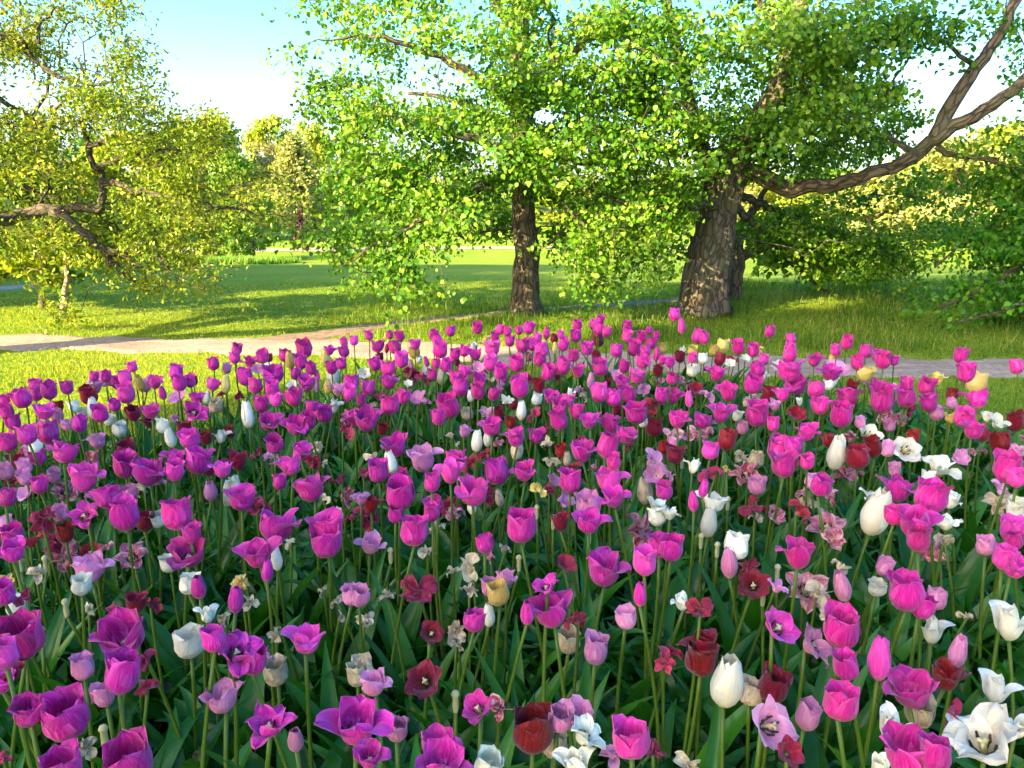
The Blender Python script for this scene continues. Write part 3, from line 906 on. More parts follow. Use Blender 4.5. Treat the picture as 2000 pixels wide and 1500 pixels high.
A = [px_clumps([(2080, 250), (1960, 330), (1900, 420), (1880, 520), (1770, 585), (1800, 625), (1900, 640), (1990, 610), (2080, 600)], 34, D3 + .3, .8, 0.20, 9, rng),
     px_clumps([(2080, 250), (2300, 200), (2300, 600), (2080, 600)], 26, D3 + .5, .8, 0.22, 8, rng),
     blob((7.6, 9.8, 4.3), (2.3, 2.2, 2.0), 260, rng)]
sk.grow(np.vstack(A)); sk.finish(0.0035)
T, Dr = sk.tip_dirs()
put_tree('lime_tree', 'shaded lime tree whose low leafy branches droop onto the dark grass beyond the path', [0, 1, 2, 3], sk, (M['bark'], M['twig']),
         leaf_sprays('crown', T, Dr, 26, 0.115, 0.058, M['lime_leaf_shaded'], rng=rng), base=(7.6, 9.6, float(gz(7.6, 9.6))))

# --- the oak with its trunk outside the frame
rng = np.random.default_rng(53)
sk = Skeleton(rng)
DO = 8.9
ob = np.array([-6.2, 6.75, 0.0])
sk.limb([(*ob[:2], -0.05, .22), (-6.17, 6.5, .45, .17), (-6.1, 6.2, 1.0, .16), (-5.95, 5.65, 2.0, .15), (-5.9, 5.2, 3.0, .13), (-6.2, 5.0, 4.2, .08), (-6.5, 5.0, 5.5, .03)], jit=0.008)
sk.limb([(-6.1, 6.25, .95, .14), (-6.6, 7.1, 2.0, .13), (-7.0, 7.8, 3.4, .1), (-7.3, 8.2, 5.2, .05)], jit=0.01)
r0 = [(-440, 480, 6.4, 17), (-240, 455, 7.5, 15), (-100, 442, 8.2, 14), (0, 430, DO - .2, 12.5), (50, 417, DO, 11), (100, 408, DO, 10)]
sk.limb(limb_px(r0), step=0.08, jit=0.012)
ROOTED = {(-160, 60): [(-6.98, 7.75, 3.3, .085)], (-160, 240): [(-6.65, 7.2, 2.1, .085)], (-170, 120): [(-6.86, 7.56, 2.9, .085)]}   # where the upper limbs leave the stem
for rows in (
    [(90, 409, DO, 9), (150, 406, DO, 9), (196, 408, DO, 9), (205, 395, DO, 8), (197, 360, DO, 7), (186, 325, DO, 6), (172, 285, DO, 6), (160, 240, DO, 4), (180, 190, DO, 3), (150, 120, DO, 2)],
    [(102, 412, DO, 9), (140, 432, DO - .1, 8), (175, 462, DO - .2, 7.5), (205, 485, DO - .2, 7), (218, 512, DO - .2, 6.5), (232, 534, DO - .2, 6), (262, 545, DO - .2, 4)],
    [(208, 488, DO - .2, 6), (232, 490, DO - .3, 6), (250, 512, DO - .3, 5.5), (282, 515, DO - .3, 3.5)],
    [(198, 355, DO, 6), (250, 368, DO - .2, 5.5), (320, 383, DO - .3, 5), (380, 398, DO - .4, 4), (440, 404, DO - .4, 3), (500, 415, DO - .4, 2)],
    [(190, 330, DO, 5), (235, 310, DO - .2, 4), (265, 300, DO - .2, 3.5), (320, 330, DO - .3, 2.5), (380, 345, DO - .3, 2)],
    [(172, 285, DO, 5), (210, 280, DO - .2, 4.5), (255, 300, DO - .2, 3.5), (330, 290, DO - .3, 2.5), (420, 300, DO - .4, 1.5)],
    [(-160, 60, 8.0, 9), (-60, 75, 8.6, 7), (20, 76, DO, 7), (48, 84, DO, 6), (66, 112, DO, 5), (110, 150, DO, 4), (180, 165, DO, 3), (250, 160, DO, 1.5)],
    [(-160, 240, 8.0, 9), (-60, 300, 8.7, 6), (20, 345, DO + .3, 6), (80, 380, DO + .4, 4), (120, 390, DO + .4, 3)],
    [(230, 490, DO - .3, 4), (290, 480, DO - .4, 3), (330, 530, DO - .4, 2.5), (326, 510, DO - .4, 2), (300, 500, DO - .4, 1.2)],
    [(75, 95, DO, 4), (78, 60, DO, 3), (110, 20, DO, 2), (160, -30, DO, 1.5)],
    [(-170, 120, 8.0, 10), (-80, 170, 8.4, 8), (0, 200, 8.7, 5), (80, 240, 8.8, 3), (140, 260, 8.8, 2)],
): sk.limb(np.vstack([ROOTED[rows[0][:2]], limb_px(rows)]) if rows[0][:2] in ROOTED else limb_px(rows), step=0.09, jit=0.022)
A = [px_clumps([(-60, -30), (265, -30), (240, 40), (285, 85), (300, 110), (260, 150), (200, 120), (120, 160), (40, 140), (-60, 150)], 28, DO, 0.9, 0.17, 9, rng),
     px_clumps([(-60, 170), (60, 200), (150, 150), (240, 170), (330, 150), (420, 210), (445, 235), (380, 250), (480, 300), (530, 350), (545, 410), (510, 450), (540, 470), (480, 500), (460, 560), (400, 560), (350, 530), (280, 555), (180, 500), (110, 470), (60, 500), (-60, 470)], 106, DO - 0.1, 1.0, 0.17, 10, rng),
     px_clumps([(60, 590), (120, 600), (200, 610), (170, 625), (80, 620)], 3, DO - 0.4, 0.2, 0.10, 6, rng),
     blob((-8.6, 8.6, 4.6), (2.4, 2.0, 1.8), 240, rng)]
A = clear(np.vstack(A), [([(0, 430), (100, 408), (196, 408), (197, 360), (172, 285)], 26, DO + .3, .9), ([(102, 412), (175, 462), (232, 534), (262, 545)], 26, DO + .2, .9), ([(198, 355), (320, 383), (500, 415)], 14, DO + .2, .7), ([(208, 488), (282, 515)], 22, DO + .2, .9)], rng)
sk.grow(A, step=0.13, jit=0.035); sk.finish(0.0032)
T, Dr = sk.tip_dirs()
put_tree('oak_tree', 'gnarled oak whose dark limbs and small olive leaves reach in from the side', list(range(0, 14)), sk, (M['dark_bark'], M['dark_bark']),
         leaf_sprays('crown', T, Dr, 27, 0.085, 0.056, M['oak_leaf'], OAK_V, LIME_F, droop=0.05, rng=rng, flat=0.8), base=ob, sides=(20, 9))


# --- young trees under the oak
def young_tree(name, label, px, py, w, top_px, polys, n, leaf, seed, lean=0, bark='pale_bark', size=0.085):
    r = np.random.default_rng(seed)
    g = on_ground(px, py)
    D = g[1]
    s = Skeleton(r)
    ys = np.linspace(py + 4, top_px, 7)
    s.limb(limb_px([(px + lean * (py - q) / 100 + r.normal(0, 1.5), q, D, w * (1 - 0.75 * (py - q) / (py - top_px))) for q in ys]), step=0.09, jit=0.008)
    s.grow(px_clumps(polys, n, D, 0.7, 0.17, 9, r)); s.finish(0.003)
    t_, d_ = s.tip_dirs()
    return put_tree(name, label, [0], s, (M[bark], M['twig']), leaf_sprays('crown', t_, d_, 22, 0.11, size, M[leaf], rng=r), base=g, sides=(12, 8))


young_tree('young_tree', 'young tree with pale thin trunk and yellow-green leaves below the oak limbs', 125, 622, 6.5, 380, [(60, 400), (240, 390), (250, 470), (190, 500), (170, 540), (100, 540), (40, 520)], 11, 'oak_leaf', 61, 4)
young_tree('young_tree', 'young bushy tree with dark thin trunk beside the pale-trunked one', 84, 600, 6, 400, [(-80, 390), (110, 400), (110, 490), (60, 530), (-80, 530)], 13, 'far_yellow', 67, 0, 'twig')


# --- trees across the valley: a few made leaf by leaf, the rest are copies of them
def far_crown(shape, n, seed, size, rng=None):
    """points and leaves of a crown one unit high: lumps of leaves on and inside an uneven outline"""
    r = np.random.default_rng(seed)
    pts = []
    if shape == 'broad':
        for k in range(46):
            a, z = r.random() * 6.28, r.uniform(0.16, 0.95)
            q = 0.40 * math.sqrt(max(0.04, 1 - ((z - 0.48) / 0.52) ** 2)) * r.uniform(0.55, 1.0)
            c = np.array([q * math.cos(a), q * math.sin(a), z])
            g = r.normal(0, 1, (n // 46, 3)); g /= np.linalg.norm(g, axis=1, keepdims=True)
            pts.append(c + g * np.array([0.115, 0.115, 0.075]) * r.uniform(0.3, 1.1, (n // 46, 1)))
    elif shape == 'weeping':
        for k in range(70):
            a, z = r.random() * 6.28, 0.28 + 0.72 * r.random() ** 0.8
            q = 0.20 * math.sqrt(max(0.03, 1 - ((z - 0.45) / 0.56) ** 2)) * r.uniform(0.5, 1.0)
            m = n // 70
            t = r.random((m, 1))
            c = np.array([q * math.cos(a), q * math.sin(a), z])
            pts.append(c + r.normal(0, 0.018, (m, 3)) + t * np.array([0.03 * math.cos(a), 0.03 * math.sin(a), -0.26]))
    elif shape == 'conifer':
        z = r.random(n) ** 1.3
        a = r.random(n) * 6.28
        lay = 0.5 + 0.5 * np.abs(np.sin(z * 40 + np.sin(a * 4)))
        q = 0.22 * (1 - z) * lay * np.sqrt(r.random(n)) + 0.01
        pts.append(np.stack([q * np.cos(a), q * np.sin(a), 0.06 + 0.94 * z], 1))
    elif shape == 'bush':
        for k in range(26):
            a, z = r.random() * 6.28, r.uniform(0.05, 0.85)
            q = 0.55 * math.sqrt(max(0.05, 1 - z ** 2)) * r.uniform(0.3, 1.0)
            g = r.normal(0, 1, (n // 26, 3)); g /= np.linalg.norm(g, axis=1, keepdims=True)
            pts.append(np.array([q * math.cos(a), q * math.sin(a), z]) + g * np.array([0.2, 0.2, 0.16]) * r.uniform(0.3, 1.1, (n // 26, 1)))
    P = np.vstack(pts)
    m = len(P)
    o = P - np.array([0, 0, 0.45])
    o /= np.linalg.norm(o, axis=1, keepdims=True) + 1e-6
    nrm = o * 0.8 + r.normal(0, 0.6, (m, 3)) + np.array([0, 0, 0.3])
    tip = r.normal(0, 0.7, (m, 3)) + np.array([0, 0, -0.5 if shape != 'conifer' else -0.1]) + o * 0.4
    return scatter(CARD_V, CARD_F, P, frames(tip, nrm), r.uniform(0.6, 1.3, m) * size)


def far_trunk(shape, seed):
    r = np.random.default_rng(seed)
    s = Soup()
    top = {'broad': 0.75, 'weeping': 0.9, 'conifer': 0.95, 'bush': 0.3}[shape]
    w = 0.026 if shape != 'bush' else 0.03
    z = np.linspace(-0.02, top, 9)
    P = np.stack([r.normal(0, 0.008, 9), r.normal(0, 0.008, 9), z], 1)
    P[0, :2] = P[1, :2] = 0
    s.add(*tube(P, w * (1 - 0.85 * (z - z[0]) / (top - z[0])) + 0.003, 8))
    for k in range(14 if shape != 'bush' else 7):
        zz = r.uniform(0.2, 0.85) * top
        a = r.random() * 6.28
        b = np.array([np.interp(zz, z, P[:, 0]), np.interp(zz, z, P[:, 1]), zz])
        L = r.uniform(0.12, 0.3) * (0.6 if shape != 'broad' else 1)
        e = b + L * np.array([math.cos(a), math.sin(a), 0.7])
        s.add(*tube(np.array([b, b * .5 + e * .5 + r.normal(0, .012, 3), e]), [0.009, 0.006, 0.002], 5))
    return s


FAR = {}


def far_tree(name, label, group, shape, mat, x, y, h, wide=1.0, seed=0, n=5200, size=0.045, bark='twig', rz=None, cat='tree'):
    key = (shape, mat, seed, n)
    if key not in FAR:
        V, F = far_crown(shape, n, seed + 100, size)
        FAR[key] = (mesh_np('crown', V, [F], M[mat]), far_trunk(shape, seed).mesh('trunk', M[bark]))
    t = thing(name, label, cat, (x, y, float(gz(x, y)) - 0.03), random.random() * 6.28 if rz is None else rz, group)
    t.scale = (h * wide, h * wide, h)
    for nm, me in zip(('crown', 'trunk'), FAR[key]): link(nm, me, t)
    return t


def far_px(name, label, group, shape, mat, px, Y, top, wpx, **kw):
    """a far tree standing at distance Y, its top at the photo row top and wpx wide"""
    x = (px - 1000) / F_PX * (Y * CP + SP * 2)
    b = float(gz(x, Y))
    h = at_y(px, top, Y)[2] - b
    unit = {'broad': 0.98, 'weeping': 0.46, 'conifer': 0.44, 'bush': 1.3}[shape]
    return far_tree(name, label, group, shape, mat, x, Y, h, wpx / F_PX * Y / (unit * h), **kw)


far_px('weeping_birch', 'tall pale yellow weeping birch across the valley', None, 'weeping', 'far_pale', 583, 84, 262, 100, n=9000, size=0.030, bark='pale_bark')
far_px('plum_tree', 'small purple-leaved sapling in front of the weeping birch', None, 'broad', 'plum', 589, 62, 408, 36, seed=3, n=1400, size=0.07)
far_px('park_tree', 'small round green tree on a bent trunk at the foot of the valley lawn', None, 'broad', 'far_green', 493, 54, 372, 112, seed=1)
far_px('park_tree', 'small green tree on a thin straight trunk beside the bent-trunked one', None, 'broad', 'far_green', 459, 55, 386, 90, seed=2)
far_px('park_tree', 'tall bright green tree rising highest behind the weeping birch', None, 'broad', 'far_yellow', 540, 118, 226, 120, seed=1)
far_px('park_tree', 'brownish thin-leaved tree just beside the weeping birch', None, 'broad', 'far_brown', 528, 98, 276, 100, seed=2, n=3000)
far_px('park_tree', 'bright green tree crown behind the weeping birch, next to the slender lime', None, 'broad', 'far_yellow', 618, 112, 238, 110, seed=4)
far_px('park_tree', 'mid green tree between the weeping birch and the slender lime', None, 'broad', 'far_green', 655, 132, 268, 120, seed=4)
far_px('park_tree', 'dark green tree low on the slope between birch and slender lime', None, 'conifer', 'far_dark', 700, 140, 290, 80, seed=5, n=7000)
far_px('park_tree', 'large yellow-topped tree rising behind the oak branches', None, 'broad', 'far_yellow', 405, 90, 222, 190, seed=5)
far_px('park_tree', 'brown-tinted tree at the edge of the oak branches', None, 'broad', 'far_brown', 455, 96, 258, 70, seed=4, n=3000)
far_px('park_tree', 'green tree in the gap below the oak and beside the brown-tinted one', None, 'broad', 'far_green', 468, 86, 300, 130, seed=5)
for k, (px, Y, top, w, sh, mt) in enumerate([
    (-150, 60, 250, 330, 'broad', 'far_green'), (20, 66, 262, 300, 'broad', 'far_yellow'), (150, 74, 255, 260, 'broad', 'far_green'), (270, 70, 262, 250, 'broad', 'far_yellow'), (340, 100, 250, 160, 'broad', 'far_green'),
    (-20, 34, 380, 200, 'bush', 'far_dark'), (110, 40, 420, 170, 'bush', 'far_green'), (250, 44, 430, 160, 'bush', 'far_yellow'), (370, 50, 420, 150, 'broad', 'far_yellow')]):
    far_px('park_tree' if sh == 'broad' else 'park_bush', 'leafy park tree glimpsed through the oak branches' if sh == 'broad' else 'low bush on the valley lawn glimpsed under the oak branches', 'trees behind the oak' if sh == 'broad' else 'bushes under the oak', sh, mt, px, Y, top, w, seed=1 + k % 4, cat='tree' if sh == 'broad' else 'bush')
for k, (px, Y, top, w, mt) in enumerate([
    (720, 120, 330, 130, 'far_green'), (790, 112, 342, 130, 'far_yellow'), (860, 104, 350, 140, 'far_pale'), (940, 110, 338, 150, 'far_green'), (1010, 118, 345, 120, 'far_dark'), (1075, 96, 352, 140, 'far_yellow'),
    (1150, 104, 340, 150, 'far_pale'), (1230, 90, 350, 160, 'far_green'), (1300, 110, 335, 150, 'far_yellow'), (1380, 98, 345, 150, 'far_green'), (1460, 90, 335, 170, 'far_pale'), (1540, 84, 345, 170, 'far_yellow'),
    (1620, 92, 325, 170, 'far_green'), (1700, 80, 330, 190, 'far_pale'), (1780, 88, 300, 190, 'far_yellow'), (1860, 76, 270, 220, 'far_pale'), (1940, 82, 240, 220, 'far_yellow'), (2030, 72, 230, 240, 'far_pale'), (2140, 70, 240, 260, 'far_green'), (2260, 66, 250, 280, 'far_yellow'), (2400, 70, 250, 280, 'far_green')]):
    far_px('park_tree', 'sunlit tree of the far treeline glimpsed through the lime leaves', 'trees behind the limes', 'broad', mt, px, Y, top, w, seed=1 + k % 4, size=0.05)
for k, (px, Y, top, w) in enumerate([(612, 90, 425, 44), (655, 128, 388, 40), (560, 80, 452, 40)]):
    far_px('park_bush', ('dark bush at the foot of the weeping birch', 'dark bush on the slope beside the slender lime', 'silvery blue clump of plants beside the purple sapling')[k], None, 'bush', 'blue_leaf' if k == 2 else 'far_dark', px, Y, top, w, seed=1 + k, n=1600, size=0.12, cat='bush')
for k, (px, Y, top, w) in enumerate([(545, 77, 454, 34), (580, 79, 456, 36)]):
    far_px('park_bush', ('silvery blue clump nearest the oak branches', 'silvery blue clump nearest the slender lime')[k], None, 'bush', 'blue_leaf', px, Y, top, w, seed=5 + k, n=1600, size=0.12, cat='bush')
for k, (px, Y, top, w) in enumerate([(-300, 62, 255, 300), (-450, 58, 245, 300), (-620, 64, 250, 300), (-800, 60, 255, 320), (-1000, 66, 250, 320), (-1250, 62, 255, 330), (2560, 66, 250, 300), (2760, 62, 245, 300), (2980, 66, 250, 320), (3220, 62, 250, 320)]):
    far_px('park_tree', 'leafy tree of the treeline beyond the edge of the view', 'trees beyond the view', 'broad', ('far_green', 'far_yellow', 'far_pale')[k % 3], px, Y, top, w, seed=1 + k % 4, size=0.05)
# rough grass on the near side of the valley path
n = 9000
x = RNG.uniform(-21, -13.5, n); y = RNG.uniform(40, 50, n)
blades('meadow_grass', x, y, RNG.uniform(0.2, 0.5, n), RNG.uniform(0.04, 0.08, n), M['far_green'])

# the park goes on behind the viewer: dense trees there keep the low sun off the bed
u = SUN_DIR; nrm2 = np.array([-u[1], u[0]])
for k, (nn, ss, h, w) in enumerate([(2.9, 15, 13.6, 0.42), (-0.2, 18, 13.4, 0.52), (1.0, 22, 12.5, 0.60), (2.9, 9.5, 4.2, 0.72), (0.3, 11, 4.8, 0.8)]):
    p = nrm2 * nn - u * ss
    far_tree('park_tree', 'dense leafy tree standing in the park behind the viewer', 'trees behind the viewer', 'broad', 'far_green', p[0], p[1], h, w, seed=7, n=30000, size=0.055)
for k, (px, py, h) in enumerate([(-20, 6, 11), (-27, 9, 12), (-24, 14, 11), (-33, 3, 12), (-15.5, 7.0, 9.5), (-17.5, 9.5, 10)]):
    far_tree('park_tree', 'large park tree standing beyond the oak, out of the frame', 'trees beyond the oak', 'broad', 'far_yellow', px, py, h, 0.95, seed=2)

# ------------------------------------------------------------------ tulips
# where each bloom stands in the photo, tile by tile: x, y, width, colour and state.
# colour: m magenta, p pink, r crimson, w cream, t withered tan, y yellow, v streaked
# state: c cup, o flared, b egg-shaped, s wide open, w shaggy, f blown open, d wilted, k bare stalk
TILES = [
    (0, 600, 0.35, '''740 335 62 mc;985 370 85 mc;525 390 50 mc;590 390 70 mc;660 420 115 mo;700 400 80 mc;530 445 100 po;200 445 80 mc;200 490 80 mc;275 475 95 mc;125 515 110 mc;375 455 75 mc;495 500 100 rc;25 525 65 mc;40 590 85 mc;415 560 70 wc;455 600 65 wc;520 580 65 wb;480 470 60 rc;640 550 75 mc;705 490 110 mc;560 600 95 mc;250 585 115 mo;320 610 75 pc;325 560 60 rc;75 645 95 mc;45 760 110 mc;375 660 80 po;445 660 90 mc;610 635 65 wc;745 600 85 rc;840 580 110 mo;865 425 85 mo;810 440 80 pc;785 440 55 yb;910 490 45 mb;995 500 120 ps;1000 430 90 mc;1060 415 80 mc;1080 415 50 rc;1190 320 75 mc;1265 345 60 pc;1190 430 100 mo;1260 445 55 yb;1235 490 60 rd;1330 490 55 rd;1100 510 90 mo;1080 590 130 mf;1205 555 85 tc;1155 515 40 wb;670 690 85 wc;910 670 80 wc;975 620 50 pd;1030 665 105 ro;955 745 65 wb;1060 735 120 mc;1150 735 75 rc;1235 710 90 ww;1280 700 60 rc;835 640 90 ro;545 750 110 po;705 790 105 rc;150 715 120 mc;200 790 80 wc;270 710 130 mc;365 815 150 mo;95 860 100 ro;155 800 70 pd;515 850 130 vf;700 885 150 mc;30 920 100 pc;60 990 90 rd;140 955 85 pc;140 895 60 pc;220 995 110 mc;300 945 85 pc;140 1040 110 ps;470 965 180 mo;600 1050 200 mo;370 1040 150 vf;830 930 180 mo;980 845 125 mo;975 920 120 mc;1110 860 160 mc;1240 910 110 mo;1330 860 140 ro;1170 905 60 rc;1310 970 110 ww;1275 1060 80 wb;1175 1035 80 pb;1350 1070 170 mo;730 1040 70 pc;800 1015 80 td;890 980 70 pd;40 1070 100 mc;240 1180 140 md;340 1155 75 pc;470 1165 150 mf;700 1170 180 mc;810 1200 110 rc;880 1190 80 wc;990 1170 170 mc;1540 1215 260 mo;1440 1110 120 rd;1500 640 140 mo;1460 545 95 mc;1540 520 75 mc;1385 625 80 wb;1640 500 140 mo;1650 660 150 mo;1740 560 90 mo;1810 600 105 mc;1720 640 100 mc;1530 765 120 mc;1680 800 130 mo;1620 880 150 mo;1450 810 70 rd;1520 840 90 pd;1560 980 75 mc;1770 780 60 td;1820 870 50 td;1750 865 75 rd;1900 965 80 rd;1730 1010 200 mo;1810 1070 70 td;1890 1140 85 ww;1945 1050 90 vd;1830 1240 200 mo;1960 1180 60 rd;1070 1270 130 mo;70 1275 130 mc;250 1270 130 rd;365 1270 80 rc;20 1220 60 pc;1920 690 90 md;1320 240 65 mc;1310 285 70 mc;1395 305 90 mo;1465 280 80 mc;1500 285 45 rc;1590 275 75 mc;1700 235 110 mc;1680 310 85 mc;1620 310 60 yb;1735 350 70 mc;1525 380 130 mo;1650 375 70 mc;1370 395 100 mc;1440 350 80 ps;1500 310 50 ws;1425 445 90 mc;1520 460 90 mc;1635 435 75 ws;1710 430 105 mo;1770 390 35 mb;1770 455 35 pb;1840 240 75 mo;1920 200 50 mc;1975 190 55 mc;1920 250 70 mc;1905 320 65 mc;1850 340 80 mc;1820 300 60 yb;1860 385 80 wb;1830 455 50 yb;1885 460 90 po;1865 540 100 ww;1950 480 85 mc;1960 420 105 mc;1970 620 120 mo'''),
    (700, 600, 0.3, '''70 190 60 mc;205 185 55 mc;270 195 75 mc;125 260 95 mo;185 278 28 rb;240 265 90 mc;140 330 55 rc;110 375 95 mc;280 350 105 mc;370 245 85 mo;365 300 85 yc;390 345 55 wc;195 405 105 mc;200 485 130 mo;340 385 40 pb;445 365 38 mb;445 415 80 ws;480 445 70 mc;330 440 110 rd;420 470 90 rd;325 500 50 ws;40 430 90 ws;60 530 105 mc;205 640 140 mc;150 580 80 md;290 590 110 mo;380 600 120 pf;430 620 70 pd;55 745 180 mo;20 610 60 mc;95 640 50 wd;155 800 80 rc;490 185 75 mc;515 225 75 mc;530 285 110 mc;600 160 72 mc;505 370 60 mc;570 385 90 mc;630 310 80 mc;640 360 45 rc;690 290 75 mc;760 315 90 mo;745 250 70 ww;775 140 80 mc;830 215 60 yc;870 275 130 mo;890 195 70 mc;920 150 70 mc;970 165 65 mc;1045 155 60 mc;1110 140 85 mc;1165 205 65 mc;1225 180 50 mb;1275 210 60 rc;1315 180 50 mc;1335 250 85 mc;1280 275 40 yb;1425 120 75 mc;1415 190 85 mc;1530 120 65 mc;1570 95 70 mc;1560 150 80 mc;1615 165 70 mc;1560 220 90 rc;985 225 75 mc;1070 255 100 mc;1130 250 80 mc;1195 285 100 mc;1180 345 95 mc;1110 330 60 vc;1030 375 110 mc;860 370 110 mc;925 425 105 mc;690 425 100 mo;790 480 95 mc;780 395 90 ps;620 440 80 ww;540 470 60 tb;640 460 130 mo;665 525 130 mc;780 555 105 mc;880 570 90 mc;850 460 90 wd;940 500 80 pd;1050 530 145 mc;1175 515 95 rc;1095 470 90 rd;1160 605 80 wc;1060 690 75 wb;960 610 80 wf;730 590 50 wb;1010 640 50 rc;915 690 50 rc;840 690 120 vf;710 700 90 tc;590 650 190 mc;520 720 110 mc;990 755 90 rc;870 785 140 mo;690 815 90 po;600 840 50 td;655 890 35 td;240 905 190 mo;420 1000 200 po;130 1070 160 mc;100 980 90 wd;215 1030 90 wb;35 1080 80 rd;270 1230 210 mc;480 1150 110 mc;600 1080 190 mo;740 1030 120 rd;640 990 150 mo;820 960 90 rd;910 885 70 vd;770 895 80 wb;840 870 60 wb;900 1075 190 mc;1080 1075 160 mo;750 1210 230 mo;500 1290 170 mo;600 1310 130 rd;80 1280 160 ro;20 1250 100 po;1025 855 150 mo;1160 840 120 mo;1030 945 90 tb;1240 900 80 wd;1245 1020 90 wd;1320 940 90 rc;1360 1000 60 tb;1255 580 130 mo;1370 600 120 mo;1310 650 130 mo;1310 740 140 mc;1420 680 110 mc;1150 700 90 md;1230 790 60 rd;1500 735 150 mo;1235 430 110 mc;1330 395 110 mc;1400 320 85 mc;1490 275 105 mo;1550 320 70 rc;1430 415 110 mo;1290 465 60 md;1575 395 125 mc;1680 290 90 mc;1590 330 55 ww;1750 130 75 mc;1750 195 80 mc;1840 200 85 mc;1895 155 45 mc;1940 185 50 mc;1905 240 80 mc;1795 275 105 mc;1870 290 80 mc;1975 275 80 yc;1850 360 110 mo;1730 390 90 mc;1940 320 50 mb;1980 350 60 mc;1950 420 80 rc;1815 450 130 mo;1690 450 100 po;1510 490 55 pb;1380 545 60 ww;1465 590 60 wd;1440 540 70 pd;1570 565 130 mc;1620 500 60 rc;1720 500 110 mo;1660 600 110 mc;1760 575 120 mc;1970 580 90 mc;1910 640 130 md;1810 690 160 mc;1680 680 70 rc;1860 540 80 pf;1960 490 80 vf;1640 760 150 mo;1740 830 150 mo;1620 910 170 mc;1850 750 70 wc;1925 785 130 rc;1460 950 160 mo;1450 880 100 rd;1380 1140 160 mc;1270 1130 110 ps;1540 1050 80 vd;1630 1130 190 mo;1660 1240 180 mo;1660 1010 60 mc;1400 1050 90 rd;1760 910 60 rd;1870 1220 110 tb;1940 1290 130 wf;1920 1010 150 pf;1930 1090 150 ps;1350 1270 130 pf;1500 1300 180 pc;1160 1195 100 yd;920 1260 60 tb;1240 1200 80 rd;740 1310 50 wb;1990 920 50 rc'''),
    (1300, 550, 0.35, '''50 190 70 mc;90 260 50 mb;580 285 65 mc;700 325 60 mc;690 375 65 mc;690 420 85 mc;180 310 80 mc;215 325 60 mc;320 365 80 yc;270 390 65 yc;405 370 90 mc;390 445 60 rd;490 390 75 mc;525 390 35 yc;300 440 70 rc;80 425 65 rc;150 430 60 mc;150 390 60 yc;95 380 60 ww;210 435 60 wc;150 500 75 wc;445 430 60 ws;360 455 60 ws;25 455 60 mc;285 520 100 mo;240 500 50 rd;515 495 90 mc;545 440 70 mc;560 520 60 ww;485 580 105 mc;620 470 70 ws;35 545 70 mc;80 570 90 vd;170 600 90 rs;40 640 110 mo;230 635 80 pd;130 670 50 mb;350 625 120 mo;310 735 140 mo;205 775 125 mo;70 775 120 mo;430 820 75 pc;400 755 60 wc;480 680 110 wd;570 635 90 rc;510 745 150 mc;570 770 60 rc;610 690 80 po;725 740 110 rs;690 500 160 mo;725 580 140 mo;840 605 105 mc;650 635 90 mo;750 660 60 ww;830 440 95 mo;920 510 120 mo;960 490 150 ps;935 440 65 yc;910 580 60 wc;1010 345 75 mc;950 390 65 mc;1070 460 80 mc;1115 395 75 mc;1185 420 70 mc;1215 445 95 mc;1275 445 55 mc;1110 520 110 yo;1040 580 90 ro;1190 590 140 mo;1015 645 140 mo;1210 670 160 mc;860 700 110 mo;980 755 140 mc;600 800 60 mc;790 840 130 mo;1645 420 85 mc;1675 515 110 mc;1960 480 80 mc;1730 575 115 yc;1515 545 90 yo;1600 635 75 rc;1740 655 140 mo;1455 585 105 mc;1345 585 85 mc;1345 655 110 mc;1470 680 110 mc;1590 765 70 yo;1670 760 125 mc;1720 830 130 mo;1275 580 40 ww;1510 740 85 pc;1595 685 55 pc;1350 720 70 rd;1240 750 80 vd;1310 770 80 vd;1250 810 70 pc;1085 790 60 pc;1380 870 80 rc;1130 850 150 ws;910 890 100 ro;1030 880 100 vd;340 890 120 rc;640 940 150 mc;715 920 120 mc;600 945 70 rd;50 970 110 rc;250 945 110 mc;165 1010 110 ww;430 980 95 wd;505 1000 100 tc;335 1050 40 yd;450 1075 150 vf;510 1140 120 pc;260 1085 120 md;660 1030 170 mo;790 1010 80 mc;950 985 115 wb;1070 985 140 rc;1155 930 120 rc;1240 940 90 pc;1340 940 180 ws;1280 1055 80 pc;1530 1040 170 wf;1460 1005 60 wd;1470 1100 80 wc;1640 985 120 ps;1720 960 80 vd;1870 910 135 rc;1950 790 110 rc;1855 790 110 wf;1800 730 100 ww;1770 860 60 rc;1910 1050 180 mc;1955 1100 110 mc;1860 1150 80 pd;1950 955 80 pc;1990 880 60 vd;1990 940 60 ww;1300 1160 190 mo;1480 1210 190 mc;1600 1200 130 ww;1165 1200 130 wf;1165 1320 160 wb;1390 1350 230 mo;1270 1310 70 mc;1560 1350 130 wf;1860 1240 140 wd;1960 1270 130 wc;1940 1390 160 mc;865 1140 130 mc;815 1120 80 pc;930 1200 80 vd;1000 1080 150 vd;770 1180 70 vd;800 1240 100 td;275 1230 150 wo;240 1365 100 wb;155 1245 45 mb;210 1170 40 mb;25 1300 100 wf;490 1270 130 rd;610 1300 130 vs;740 1290 120 rd;505 1320 60 td;900 1370 190 vf;20 1085 50 pd;40 860 80 vd;60 900 90 pd;150 860 80 vd;230 850 80 vd;345 1275 12 kk;90 1045 12 kk'''),
